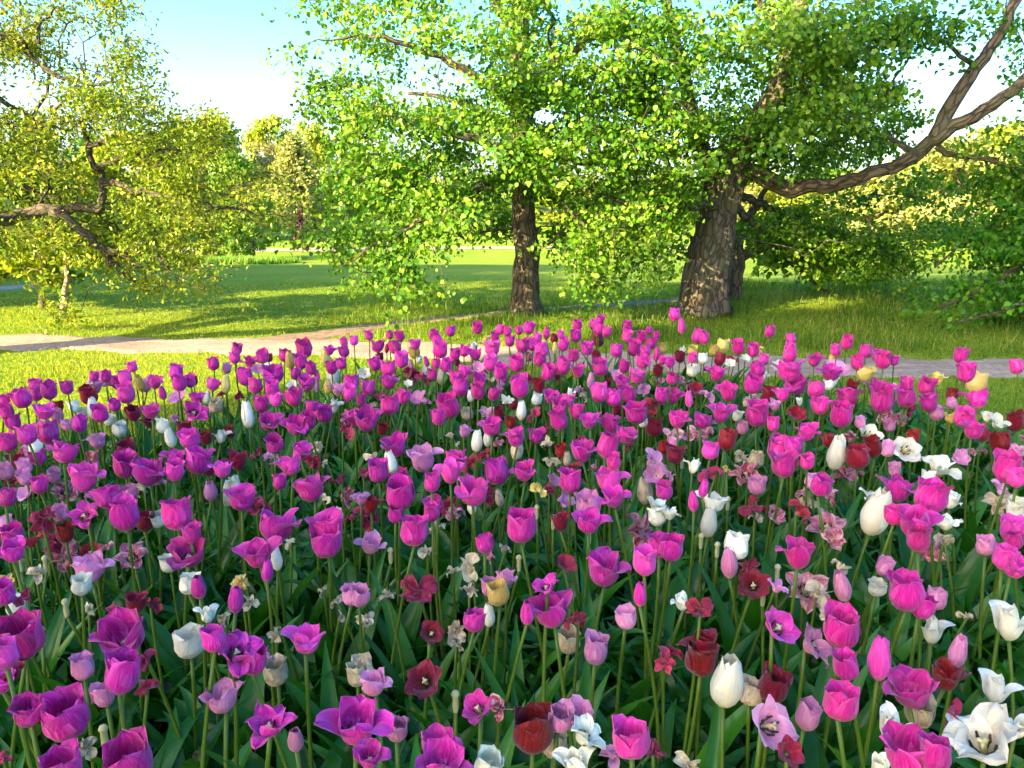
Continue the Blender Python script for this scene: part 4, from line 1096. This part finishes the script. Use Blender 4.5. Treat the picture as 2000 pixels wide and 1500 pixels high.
    (0, 1050, 0.35, '''70 75 170 mo;330 30 120 rd;350 120 140 vd;510 85 140 rs;500 180 190 po;600 60 80 vd;735 110 150 vf;205 200 90 wd;455 270 100 wc;150 330 85 md;90 385 110 wc;60 240 80 yd;20 320 50 mc;495 400 55 wd;760 370 130 ro;650 410 90 rd;845 375 90 rd;690 550 290 mo;120 570 260 mc;30 660 140 mc;10 810 70 mo;55 720 120 md;465 730 140 pc;680 775 220 mc;580 880 140 pc;820 700 110 rd;820 830 90 rd;160 970 190 mc;370 1010 270 mc;340 1290 240 mc;720 1260 280 mc;470 1170 110 wd;945 150 90 wc;1050 80 230 mo;1110 290 90 mb;1060 260 130 wc;1160 400 150 ww;1060 590 180 wc;1250 450 70 wd;1190 570 150 mc;1320 640 220 mf;1420 700 80 mc;1315 370 90 mb;1340 250 80 yd;1390 370 80 td;1435 90 210 mo;1490 200 45 mb;1545 140 70 wb;1620 30 60 td;1820 30 190 mc;1710 560 230 mo;1540 545 90 wd;1540 760 150 tc;1510 680 60 pd;1240 900 200 po;1500 1050 230 mf;1650 1140 100 pb;1960 330 110 pc;1885 360 70 td;1800 300 50 td;1990 770 60 tc;1900 440 50 td;20 1240 60 rd;375 440 12 kk;260 190 12 kk;120 190 12 kk;240 600 12 kk;590 1170 12 kk'''),
    (700, 1000, 1 / 3, '''40 30 120 rd;75 190 150 po;330 110 200 mc;460 90 80 wd;400 240 90 wd;430 10 80 mc;560 20 100 vd;220 20 50 mc;740 190 110 mc;770 250 100 vd;860 220 60 wd;955 90 200 mc;1185 65 120 ro;1350 50 200 mo;1640 100 180 vd;1750 30 120 wc;1765 200 150 mc;1680 300 170 mc;1440 350 230 mo;1210 300 140 rs;550 350 70 td;660 330 140 wd;650 460 90 wd;340 480 190 rd;165 490 75 td;10 500 60 pc;770 440 100 pc;860 400 90 po;820 490 140 yc;680 635 150 mc;765 625 60 wb;430 710 170 rs;580 690 110 td;580 780 40 td;40 640 90 wd;1100 440 150 mf;1130 590 230 mo;1280 640 120 md;990 610 45 mb;1230 760 155 tc;1390 820 170 pc;1565 620 150 pc;1650 500 90 mb;390 990 250 rs;90 1010 170 po;25 920 80 tc;-10 1230 340 mo;225 1275 140 pc;65 1430 190 mo;460 1360 240 mo;490 1470 280 mo;700 1150 200 ms;820 1150 110 vd;1020 1290 260 rc;1180 1210 110 pc;1300 1200 180 po;1320 1310 200 wf;1150 1370 130 tc;1270 1450 250 ww;760 1490 130 wc;1600 1340 230 mc;1490 1430 140 pd;1740 1410 130 md;1790 870 120 rd;190 300 12 kk;940 345 12 kk;1140 100 12 kk;1350 185 12 kk;1045 40 12 kk;570 1170 12 kk'''),
    (1300, 1050, 0.35, '''30 70 140 mc;395 60 140 wc;355 165 105 pb;490 265 200 rs;460 160 90 rd;740 100 200 mo;930 5 120 vf;970 170 90 td;625 280 100 pf;790 290 220 vf;850 310 110 td;990 290 110 pb;1220 170 110 pc;1180 280 110 wc;1340 310 230 mc;1430 390 140 mc;1510 350 80 pc;1490 490 190 ww;1410 15 150 mc;1510 80 130 vd;1560 15 90 wd;1785 50 110 pc;1890 120 140 mc;1950 170 150 mo;1940 20 110 mc;1920 440 250 ww;1680 440 70 td;90 345 120 ww;185 410 130 md;200 680 210 rc;210 600 200 ro;40 650 120 rd;630 500 250 ms;830 600 210 pf;980 520 220 mc;905 420 90 wd;340 830 200 wb;470 870 110 tc;560 900 120 wd;600 840 190 rc;590 1050 330 ps;790 1010 140 pc;975 920 220 mc;1010 725 130 mc;1190 715 130 mb;1370 850 270 mo;1560 770 220 ro;1625 665 105 pb;1850 800 230 ww;1260 1020 250 ww;1420 990 160 tc;1590 1060 220 rd;1770 1150 370 wf;1350 1220 290 mo;1500 1220 90 mc;130 1270 130 td;690 1200 120 rs;1990 1050 60 ww;1190 1270 80 ww;195 60 12 kk;285 110 12 kk;540 380 12 kk;620 240 12 kk'''),
]
STEM_COL = {'k': 't'}


def petal(rng, phi, L, W, taus, r0=0.06, curv=1.0, ruffle=0.02, twist=0.0, blunt=0.62, nu=9, nv=11, crease=0.02, rmin=0.26, frill=0.0):
    v = np.linspace(0, 1, nv)
    tau = np.radians(np.interp(v, np.linspace(0, 1, len(taus)), taus))
    dv = L / (nv - 1)
    rm = r0 + np.concatenate([[0], np.cumsum(np.cos((tau[1:] + tau[:-1]) / 2) * dv)])
    zm = np.concatenate([[0], np.cumsum(np.sin((tau[1:] + tau[:-1]) / 2) * dv)])
    hw = W * np.maximum(np.sin(np.pi * np.clip(v * 0.97 + 0.03, 0, 1) ** 0.88), 0.0) ** blunt
    hw = np.maximum(hw, 0.012 * W)
    hw = hw * (1 + 0.05 * np.sin(v * 9 + rng.random() * 6))
    u = np.linspace(-1, 1, nu)
    U, Vv = np.meshgrid(u, v)
    S = U * hw[:, None]
    rho = np.maximum(rmin, np.abs(rm))[:, None] * curv
    tx = rho * np.sin(S / rho)
    inn = rho * (1 - np.cos(S / rho))
    p1, p2, p3 = rng.random(3) * 6.28
    off = ruffle * (np.abs(U) ** 1.6) * np.sin(Vv * 7 + p1 + U * 1.5) * (0.3 + Vv) + ruffle * 0.5 * np.sin(U * 5 + p2 + Vv * 4) * Vv ** 1.5
    off += frill * Vv ** 3 * np.sin(U * 11 + p3)
    off -= crease * np.exp(-(U / 0.22) ** 2) * np.sin(np.pi * Vv)
    off += 0.010 * np.sin(U * 4 + p3 + 3 * Vv) * Vv
    n_r, n_z = np.sin(tau)[:, None], -np.cos(tau)[:, None]
    tw = twist * Vv ** 2
    tx, off2 = tx * np.cos(tw) , off + tx * np.sin(tw)
    r = rm[:, None] + (off2 - inn) * n_r
    z = zm[:, None] + (off2 - inn) * n_z + 0.02 * np.sin(U * 6 + p1) * Vv ** 3
    c, s = math.cos(phi), math.sin(phi)
    P = np.stack([r * c - tx * s, r * s + tx * c, z], 2).reshape(-1, 3)
    i = np.arange(nv - 1)[:, None] * nu
    j = np.arange(nu - 1)[None, :]
    F = np.stack([i + j, i + j + 1, i + nu + j + 1, i + nu + j], 2).reshape(-1, 4)
    uv = np.stack([(U + 1) / 2, Vv], 2).reshape(-1, 2)
    return P, F, uv


def bloom(state, seed):
    """one flower, about one unit wide, standing on the origin"""
    rng = np.random.default_rng(seed)
    parts = []
    n = 6
    spin = rng.random() * 6.28
    flops = set()
    if state in 'o': flops = set(rng.choice(3, int(rng.integers(1, 3)), replace=False))
    if state == 'w': flops = set(rng.choice(6, 2, replace=False))
    if state == 'd': n = int(rng.integers(4, 7))
    for k in range(n):
        inner = k >= 3
        phi = spin + (k % 3) * 2.0944 + (1.0472 if inner else 0) + rng.normal(0, 0.07)
        J = lambda a: rng.normal(0, a)
        kw = dict(r0=0.05, curv=1.0, ruffle=0.022, blunt=0.62)
        if state == 'c':
            e = rng.normal(0, 3)
            taus = [4, 37 + J(4), 78 + J(4), 96 + e, 94 + J(8), 66 + J(22)]
            L, W = (1.12 if inner else 1.05) + J(0.05), 0.50
            kw.update(blunt=0.5, ruffle=0.03, frill=0.012)
            if inner: kw['r0'] = 0.03
        elif state == 'o':
            taus = [6, 40 + J(4), 76 + J(4), 90 + J(6), 82 + J(9), 56 + J(18)]
            kw.update(blunt=0.52, frill=0.018)
            L, W = 1.08 + J(0.06), 0.46
            if k in flops: taus = [10, 50, 70 + J(6), 58 + J(10), 22 + J(16), -20 + J(30)]
            kw['ruffle'] = 0.045
        elif state == 'b':
            taus = [22, 66 + J(3), 90 + J(2), 100 + J(2), 106 + J(3), 108 + J(8)]
            L, W = 1.52 + J(0.05), 0.48
            kw['ruffle'] = 0.014
        elif state == 'w':
            taus = [18, 62 + J(4), 89 + J(4), 99 + J(5), 98 + J(9), 82 + J(22)]
            L, W = 1.50 + J(0.10), 0.48
            kw.update(ruffle=0.06, frill=0.03, twist=J(0.35))
            if k in flops: taus = [16, 58, 78 + J(6), 72 + J(9), 25 + J(20), -40 + J(30)]
        elif state == 's':
            taus = [20, 42 + J(5), 52 + J(6), 46 + J(8), 34 + J(12), 14 + J(20)]
            L, W = 0.92 + J(0.05), 0.42
            kw.update(curv=1.6, ruffle=0.05, rmin=0.4)
        elif state == 'f':
            taus = [20, 55 + J(10), 62 + J(16), 45 + J(24), 20 + J(30), 0 + J(40)]
            L, W = 1.05 + J(0.10), 0.40
            kw.update(curv=1.2, ruffle=0.085, frill=0.04, twist=J(0.5))
        elif state == 'd':
            g = rng.random()
            taus = [35 + J(10), 45 + J(20), 20 + J(30), -25 + J(35), -60 + J(30), -80 + J(30)] if g < 0.6 else [35, 60 + J(15), 75 + J(20), 60 + J(35), 20 + J(50), -20 + J(60)]
            L, W = 0.86 + J(0.13), 0.34 + abs(J(0.08))
            kw.update(curv=0.75, ruffle=0.11, frill=0.06, twist=J(0.9), rmin=0.2)
        parts.append(petal(rng, phi, L, W, taus, **kw))
    V, F, UV, o = [], [], [], 0
    for P, f, uv in parts:
        V.append(P); F.append(f + o); UV.append(uv); o += len(P)
    V, F, UV = np.vstack(V), np.vstack(F), np.vstack(UV)
    dia = 2 * np.percentile(np.hypot(V[:, 0], V[:, 1]), 93 if state in 'cbw' else 88)
    V = V / dia
    return V, F, UV


def stamens(seed):
    rng = np.random.default_rng(seed)
    a, b = Soup(), Soup()
    z = np.array([0.02, 0.12, 0.24, 0.30])
    a.add(*tube(np.stack([z * 0, z * 0, z], 1), np.array([0.05, 0.055, 0.05, 0.035]), 7))
    for k in range(3):
        t = k * 2.09
        a.add(*tube(np.array([(0, 0, 0.29), (0.05 * math.cos(t), 0.05 * math.sin(t), 0.33), (0.085 * math.cos(t), 0.085 * math.sin(t), 0.31)]), np.array([0.035, 0.035, 0.02]), 6))
    for k in range(6):
        t = k * 1.047 + 0.4
        d = np.array([math.cos(t), math.sin(t), 0])
        b.add(*tube(np.stack([d * 0.05 + [0, 0, 0.02], d * 0.13 + [0, 0, 0.13], d * 0.15 + [0, 0, 0.15], d * 0.17 + [0, 0, 0.28 + rng.random() * 0.04]]), np.array([0.012, 0.012, 0.026, 0.018]), 6))
    V = np.vstack(a.V + b.V)
    F4 = [np.vstack(a.F4), np.vstack(b.F4) + a.n]
    F3 = [np.vstack(a.F3), np.vstack(b.F3) + a.n]
    mi = np.concatenate([np.zeros(len(F4[0])), np.ones(len(F4[1])), np.zeros(len(F3[0])), np.ones(len(F3[1]))])
    return mesh_np('stamens', V, [np.vstack(F4), np.vstack(F3)], [M['pistil'], M['anther']], mat_index=mi)


def tulip_leaf(seed, L, W):
    """a lance-shaped leaf rising from the ground and arching over"""
    rng = np.random.default_rng(seed)
    nv, nu = 13, 5
    v = np.linspace(0, 1, nv)
    arch = rng.uniform(0.25, 1.0)
    ang = np.radians(84 - rng.uniform(2, 12) - 75 * arch * v ** 2.2)
    d = L / (nv - 1)
    r = 0.008 + np.concatenate([[0], np.cumsum(np.cos(ang[1:]) * d)])
    z = np.concatenate([[0], np.cumsum(np.sin(ang[1:]) * d)])
    hw = W * (np.sin(np.pi * np.clip(v * 0.93 + 0.07, 0, 1) ** 0.72) ** 0.9)
    hw[-1] = 0.0006
    u = np.linspace(-1, 1, nu)
    U, Vv = np.meshgrid(u, v)
    fold = 0.55 * (1 - 0.6 * Vv)
    p = rng.random() * 6.28
    lat = U * hw[:, None] * np.cos(fold * np.abs(U))
    nrm = -np.abs(U) ** 1.3 * hw[:, None] * np.sin(fold) * 1.1 + 0.18 * hw[:, None] * U * np.sin(Vv * 8 + p) + 0.1 * hw[:, None] * np.sin(Vv * 11 + p * 2) * np.abs(U)
    tw = rng.normal(0, 0.5) * Vv ** 1.5
    lat, nrm = lat * np.cos(tw) - nrm * np.sin(tw), lat * np.sin(tw) + nrm * np.cos(tw)
    X = r[:, None] + nrm * np.sin(ang)[:, None]
    Z = z[:, None] - nrm * np.cos(ang)[:, None]
    P = np.stack([X, lat, Z], 2).reshape(-1, 3)
    i = np.arange(nv - 1)[:, None] * nu
    j = np.arange(nu - 1)[None, :]
    F = np.stack([i + j, i + j + 1, i + nu + j + 1, i + nu + j], 2).reshape(-1, 4)
    return P, F


STEM_OFF = (0.012, -0.03, 0.05, 0.0, 0.085)


def stem_arr(k, sides=7):
    t = np.linspace(0, 1, 9)
    P = np.stack([STEM_OFF[k] * t ** 2.2 + 0.006 * np.sin(t * 5 + k), 0.006 * np.sin(t * 3.1416 * 1.5 + k) - 0.006 * math.sin(k) , t], 1)
    P[:, 0] -= P[0, 0]; P[:, 1] -= P[0, 1]
    return P


STEM_P = [stem_arr(k) for k in range(5)]


def stem_geo(k, h, r=0.0042):
    P = STEM_P[k] * np.array([1, 1, h])
    return tube(P, np.linspace(r * 1.15, r * 0.9, 9), 7)


# read the list
rngT = np.random.default_rng(99)
ZC = {'m': 0.625, 'p': 0.55, 'r': 0.54, 'w': 0.545, 't': 0.50, 'y': 0.57, 'v': 0.49}
WMAX = {'c': 0.098, 'o': 0.112, 'b': 0.075, 'w': 0.105, 's': 0.135, 'f': 0.135, 'd': 0.095, 'k': 0.01}
HR = {'c': 1.0, 'o': 0.86, 'b': 1.45, 'w': 1.3, 's': 0.5, 'f': 0.55, 'd': 0.3, 'k': 0.0}
ITEMS = []
for ox, oy, sc_, rows in TILES:
    for row in rows.split(';'):
        a, b, w, code = row.split()
        px, py, w = ox + float(a) * sc_, oy + float(b) * sc_, float(w) * sc_
        col, st = code
        z = ZC.get(col, 0.5) + rngT.normal(0, 0.022)
        if st == 'd': z -= 0.04
        if st == 'k': z, w = 0.47, 6
        p = at_plane(px, py, z)
        if p[1] > 4.85: p = at_y(px, py, 4.85 + rngT.uniform(-0.2, 0.2))
        dep = to_px(p)[2]
        size = (1.08 if st in 'df' else 0.89) * w * dep / F_PX
        size = min(max(size, 0.042 if st not in 'bd' else 0.026), WMAX[st])
        ITEMS.append(dict(px=px, py=py, w=w, col=col, st=st, p=p, size=size, area=w * w * max(0.5, HR[st])))
# the many small blooms half hidden between those
frill = np.random.default_rng(77)
outline = np.array([(10, 800), (250, 745), (480, 700), (760, 668), (1200, 655), (1560, 690), (1750, 740), (1960, 850), (1990, 1000), (1400, 1010), (700, 1010), (10, 1010)], float)
while len(ITEMS) < 760:
    px, py = frill.uniform(0, 2000), frill.uniform(650, 1010)
    if not in_poly(np.array([px]), np.array([py]), outline)[0]: continue
    col, st = str(frill.choice(['mc', 'mo', 'mb', 'pc', 'po', 'rc', 'rd', 'wc', 'wd', 'vd', 'vf', 'md', 'ww', 'tc'], p=[.28, .20, .05, .06, .05, .11, .04, .09, .03, .02, .01, .02, .03, .01]))
    p = at_plane(px, py, frill.uniform(0.42, 0.56))
    if p[1] > 4.8: continue
    dep = to_px(p)[2]
    size = frill.uniform(0.05, 0.068) * (1.2 if st in 'df' else 1)
    ITEMS.append(dict(px=px, py=py, w=size * F_PX / dep * 0.8, col=col, st=st, p=p, size=size, area=0.0))
# and those of the bed's ends, beyond the frame
while len(ITEMS) < 960:
    x, y = frill.uniform(-4.9, 4.9), frill.uniform(0.75, 4.2)
    col, st = str(frill.choice(['mc', 'mo', 'mb', 'pc', 'po', 'rc', 'wc', 'ww', 'wd', 'tc', 'vf'], p=[.3, .2, .05, .07, .05, .1, .08, .07, .03, .02, .03]))
    z = ZC[col] + frill.normal(0, 0.03)
    q = to_px((x, y, z))
    if (-70 < q[0] < 2070 and q[1] < 1560) or not in_poly(np.array([x]), np.array([y]), BED * 0.95)[0]: continue
    ITEMS.append(dict(px=q[0], py=q[1], w=1.0, col=col, st=st, p=np.array([x, y, z]), size=frill.uniform(0.06, 0.08), area=-1.0))
ITEMS.sort(key=lambda q: -q['area'] - (1e6 if q['st'] == 'k' else 0))
N_OWN = 300

BLOOMS = {s: [bloom(s, 1000 + 31 * i + ord(s)) for i in range(n)] for s, n in dict(c=14, o=14, b=5, w=8, s=6, f=8, d=9).items()}
BLOOM_ME, STAMEN_ME = {}, stamens(1)
LEAVES = [tulip_leaf(200 + i, RNG.uniform(0.27, 0.43), RNG.uniform(0.022, 0.042)) for i in range(14)]
LEAF_ME = [mesh_np('leaf', P, [F], M['tulip_green']) for P, F in LEAVES]
STEM_ME = {}


def bloom_me(col, st, i):
    if (col, st, i) not in BLOOM_ME:
        V, F, UV = BLOOMS[st][i]
        key = 'd' if (st == 'd' and col in 'mr') else ('t' if (st == 'd' and col == 'w') else col)
        BLOOM_ME[(col, st, i)] = mesh_np('bloom', V, [F], M[key], uv=[UV[F]])
    return BLOOM_ME[(col, st, i)]


def heading(st, rng):
    """the way a bloom faces"""
    if st == 's': v = Vector((rng.normal(0, 0.35), -0.75 + rng.normal(0, 0.2), 0.75))
    elif st == 'f': v = Vector((rng.normal(0, 0.45), -0.35 + rng.normal(0, 0.3), 0.9))
    elif st == 'd': v = Vector((rng.normal(0, 0.5), rng.normal(-0.2, 0.4), 0.7))
    else: v = Vector((rng.normal(0, 0.13), -0.06 + rng.normal(0, 0.13), 1))
    return v.normalized()


COLS = [(-49, 250, 'beside the lit lawn'), (250, 470, 'below the oak'), (470, 740, 'below the weeping birch'), (740, 940, 'left of both limes'), (940, 1180, 'below the slender lime'), (1180, 1450, 'below the thick lime'), (1450, 1750, 'below the great limb'), (1750, 2049, 'below the drooping lime')]
ROWS = [(0, 740, 'at the back'), (740, 870, 'in the far half'), (870, 1030, 'mid-bed'), (1030, 1220, 'near the front'), (1220, 1600, 'at the front')]
CNAME = dict(m='magenta', p='lilac-pink', r='crimson', w='cream-white', t='tan', y='yellow', v='white-streaked')
SNAME = dict(c='cup-shaped', o='flared', b='egg-shaped', s='wide-open', w='shaggy', f='blown-open', d='wilted', k='')
NTH = ['', 'second', 'third', 'fourth', 'fifth', 'sixth', 'seventh', 'eighth', 'ninth', 'tenth', 'eleventh', 'twelfth', 'thirteenth', 'fourteenth', 'fifteenth', 'sixteenth']


def nth(i, n):
    side, k = ('left', i) if i <= (n - 1) // 2 else ('right', n - 1 - i)
    return side + 'most' if k == 0 else f'{NTH[k]} from the {side}'


own, rest = ITEMS[:N_OWN], ITEMS[N_OWN:]
for q in ITEMS:
    q['cell'] = (next((t for a, b, t in ROWS if a <= q['py'] < b), 'beyond the frame'), next((t for a, b, t in COLS if a <= q['px'] < b), ''))
    q['look'] = 'bare petal-less tulip stalk' if q['st'] == 'k' else f"{SNAME[q['st']]} {CNAME[q['col']]} tulip"
    q['key'] = (q['look'], q['cell'])
for q in own:
    same = sorted((o for o in ITEMS if o['key'] == q['key']), key=lambda o: o['px'])
    where = f"{q['cell'][0]}, {q['cell'][1]}"
    if len(same) == 1:
        q['label'] = f"{q['look']} {where}"
        continue

    def beside(o):
        b, bd = None, 1.0
        for e in own:
            if e is o or e['col'] == o['col'] or e['st'] == 'k': continue
            d = math.hypot(e['px'] - o['px'], e['py'] - o['py']) / (0.75 * (e['w'] + o['w']))
            if d < bd: b, bd = e, d
        return (SNAME[b['st']], CNAME[b['col']]) if b else None
    mine = beside(q)
    if mine and sum(beside(o) == mine for o in same) == 1:
        art = 'an' if mine[0][0] in 'aeiou' else 'a'
        q['label'] = f"{q['look']} by {art} {mine[0]} {mine[1]} one, {where}"
    else:
        q['label'] = f"{q['look']}, {nth(same.index(q), len(same))} {where}"

lrng = np.random.default_rng(5)
for q in own:
    st, col, p, s = q['st'], q['col'], q['p'], q['size']
    k = int(lrng.integers(5))
    ax = heading(st, lrng)
    rz = lrng.random() * 6.28
    H = HR[st] * s * 0.5
    base = np.array(p) - np.array(ax) * H
    h = base[2]
    off = STEM_P[k][-1]
    c, s_ = math.cos(rz), math.sin(rz)
    rx, ry = base[0] - (off[0] * c - off[1] * s_), base[1] - (off[0] * s_ + off[1] * c)
    q['root'] = (rx, ry)
    t = thing('tulip', q['label'], 'tulip', (rx, ry, 0.0), rz, 'tulips in the flower bed')
    if k not in STEM_ME:
        V, F, T = stem_geo(k, 1.0)
        STEM_ME[k] = mesh_np('stem', V, [F, T], M['stem'])
    o = link('stem', STEM_ME[k], t)
    thick = 0.8 + 4.0 * s
    o.scale = (1, 1, h)
    if st == 'k':
        V, F, T = tube(np.array([(0, 0, 0), (0, 0, .012), (0, 0, .03), (0, 0, .036), (0, 0, .042)]), [.0045, .0062, .0056, .0085, .006], 8)
        if 'pod' not in STEM_ME: STEM_ME['pod'] = mesh_np('seed_pod', V, [F, T], M['pistil'])
        b = link('seed_pod', STEM_ME['pod'], t); b.location = (off[0], off[1], h)
    else:
        b = link('bloom', bloom_me(col, st, int(lrng.integers(len(BLOOMS[st])))), t)
        b.location = (off[0], off[1], h)
        rot = ax.to_track_quat('Z', 'Y').to_matrix() @ Matrix.Rotation(lrng.random() * 6.28, 3, 'Z')
        b.rotation_euler = (Matrix.Rotation(-rz, 3, 'Z') @ rot).to_euler()
        sx = lrng.uniform(0.93, 1.07)
        b.scale = (s * sx, s * sx, s * lrng.uniform(0.86, 1.04))
        if st in 'sof' or (st == 'c' and q['w'] > 85):
            link('stamens', STAMEN_ME, b)
    for j in range(3 if q['py'] > 1000 else 2):
        l = link('leaf', LEAF_ME[int(lrng.integers(len(LEAF_ME)))], t)
        l.rotation_euler = (0, 0, lrng.random() * 6.28)
        f = lrng.uniform(0.8, 1.15)
        l.scale = (f, f * lrng.uniform(0.9, 1.4), f)

# the smaller tulips of the far half
MATK = list('mprwtyvd') + ['stem', 'tulip_green']
V_, F4_, U4_, I4_, F3_, U3_, I3_, R_, nV = [], [], [], [], [], [], [], [], 0
now = 0.0


def put(V, F, mi, uv=None, T=None):
    global nV
    R_.append(np.full(len(V), now)); V_.append(V); F4_.append(F + nV); I4_.append(np.full(len(F), mi)); U4_.append(uv[F] if uv is not None else np.zeros((len(F), 4, 2)))
    if T is not None and len(T): F3_.append(T + nV); I3_.append(np.full(len(T), mi)); U3_.append(np.zeros((len(T), 3, 2)))
    nV += len(V)


for q in rest:
    now = float(lrng.random())
    st, col, p, s = q['st'], q['col'], q['p'], q['size']
    ax = heading(st, lrng)
    base = np.array(p) - np.array(ax) * HR[st] * s * 0.5
    V, F, UV = BLOOMS[st][int(lrng.integers(len(BLOOMS[st])))]
    rot = np.array(ax.to_track_quat('Z', 'Y').to_matrix() @ Matrix.Rotation(lrng.random() * 6.28, 3, 'Z'))
    key = 'd' if (st == 'd' and col in 'mr') else ('t' if (st == 'd' and col == 'w') else col)
    put((V * s) @ rot.T + base, F, MATK.index(key), UV)
    k = int(lrng.integers(5))
    rz = lrng.random() * 6.28
    Rm = np.array(Matrix.Rotation(rz, 3, 'Z'))
    off = Rm @ STEM_P[k][-1]
    root = np.array([base[0] - off[0], base[1] - off[1], 0])
    q['root'] = tuple(root[:2])
    Vs, Fs, Ts = stem_geo(k, base[2], 0.0036)
    put(Vs @ Rm.T + root, Fs, MATK.index('stem'), None, Ts)
    for j in range(2):
        Pl, Fl = LEAVES[int(lrng.integers(len(LEAVES)))]
        put((Pl * lrng.uniform(0.8, 1.1)) @ np.array(Matrix.Rotation(lrng.random() * 6.28, 3, 'Z')).T + root, Fl, MATK.index('tulip_green'))
me = mesh_np('distant_tulips', np.vstack(V_), [np.vstack(F4_), np.vstack(F3_)], [M[k] for k in MATK], uv=[np.vstack(U4_), np.vstack(U3_)], mat_index=np.concatenate(I4_ + I3_))
at = me.attributes.new('flower', 'FLOAT', 'POINT')
at.data.foreach_set('value', np.concatenate(R_).astype(np.float32))
tag(link('distant_tulips', me), kind='stuff')

# the leaves and flowerless stems that fill the bed
frng = np.random.default_rng(17)
n = 3600
d = np.concatenate([np.sqrt(frng.uniform(0.75 ** 2, 5.2 ** 2, n - 500)), np.sqrt(frng.uniform(0.75 ** 2, 2.6 ** 2, 500))]); a = frng.uniform(-0.80, 0.80, n)
x, y = d * np.sin(a), d * np.cos(a)
ok = in_poly(x, y, BED * np.array([0.97, 0.985]))
x, y = x[ok], y[ok]
soup = Soup()
for xx, yy in zip(x, y):
    rz0 = frng.random() * 6.28
    for j in range(3):
        Pl, Fl = LEAVES[int(frng.integers(len(LEAVES)))]
        Rm = np.array(Matrix.Rotation(rz0 + j * 2.1 + frng.normal(0, 0.4), 3, 'Z'))
        f = frng.uniform(0.75, 1.2) * (1.12 if math.hypot(xx, yy) < 2.4 else 1.0)
        soup.add((Pl * np.array([f, f * frng.uniform(0.9, 1.5), f])) @ Rm.T + np.array([xx, yy, 0.0]), Fl)
tag(link('tulip_leaves', soup.mesh('tulip_leaves', M['tulip_green'])), kind='stuff')
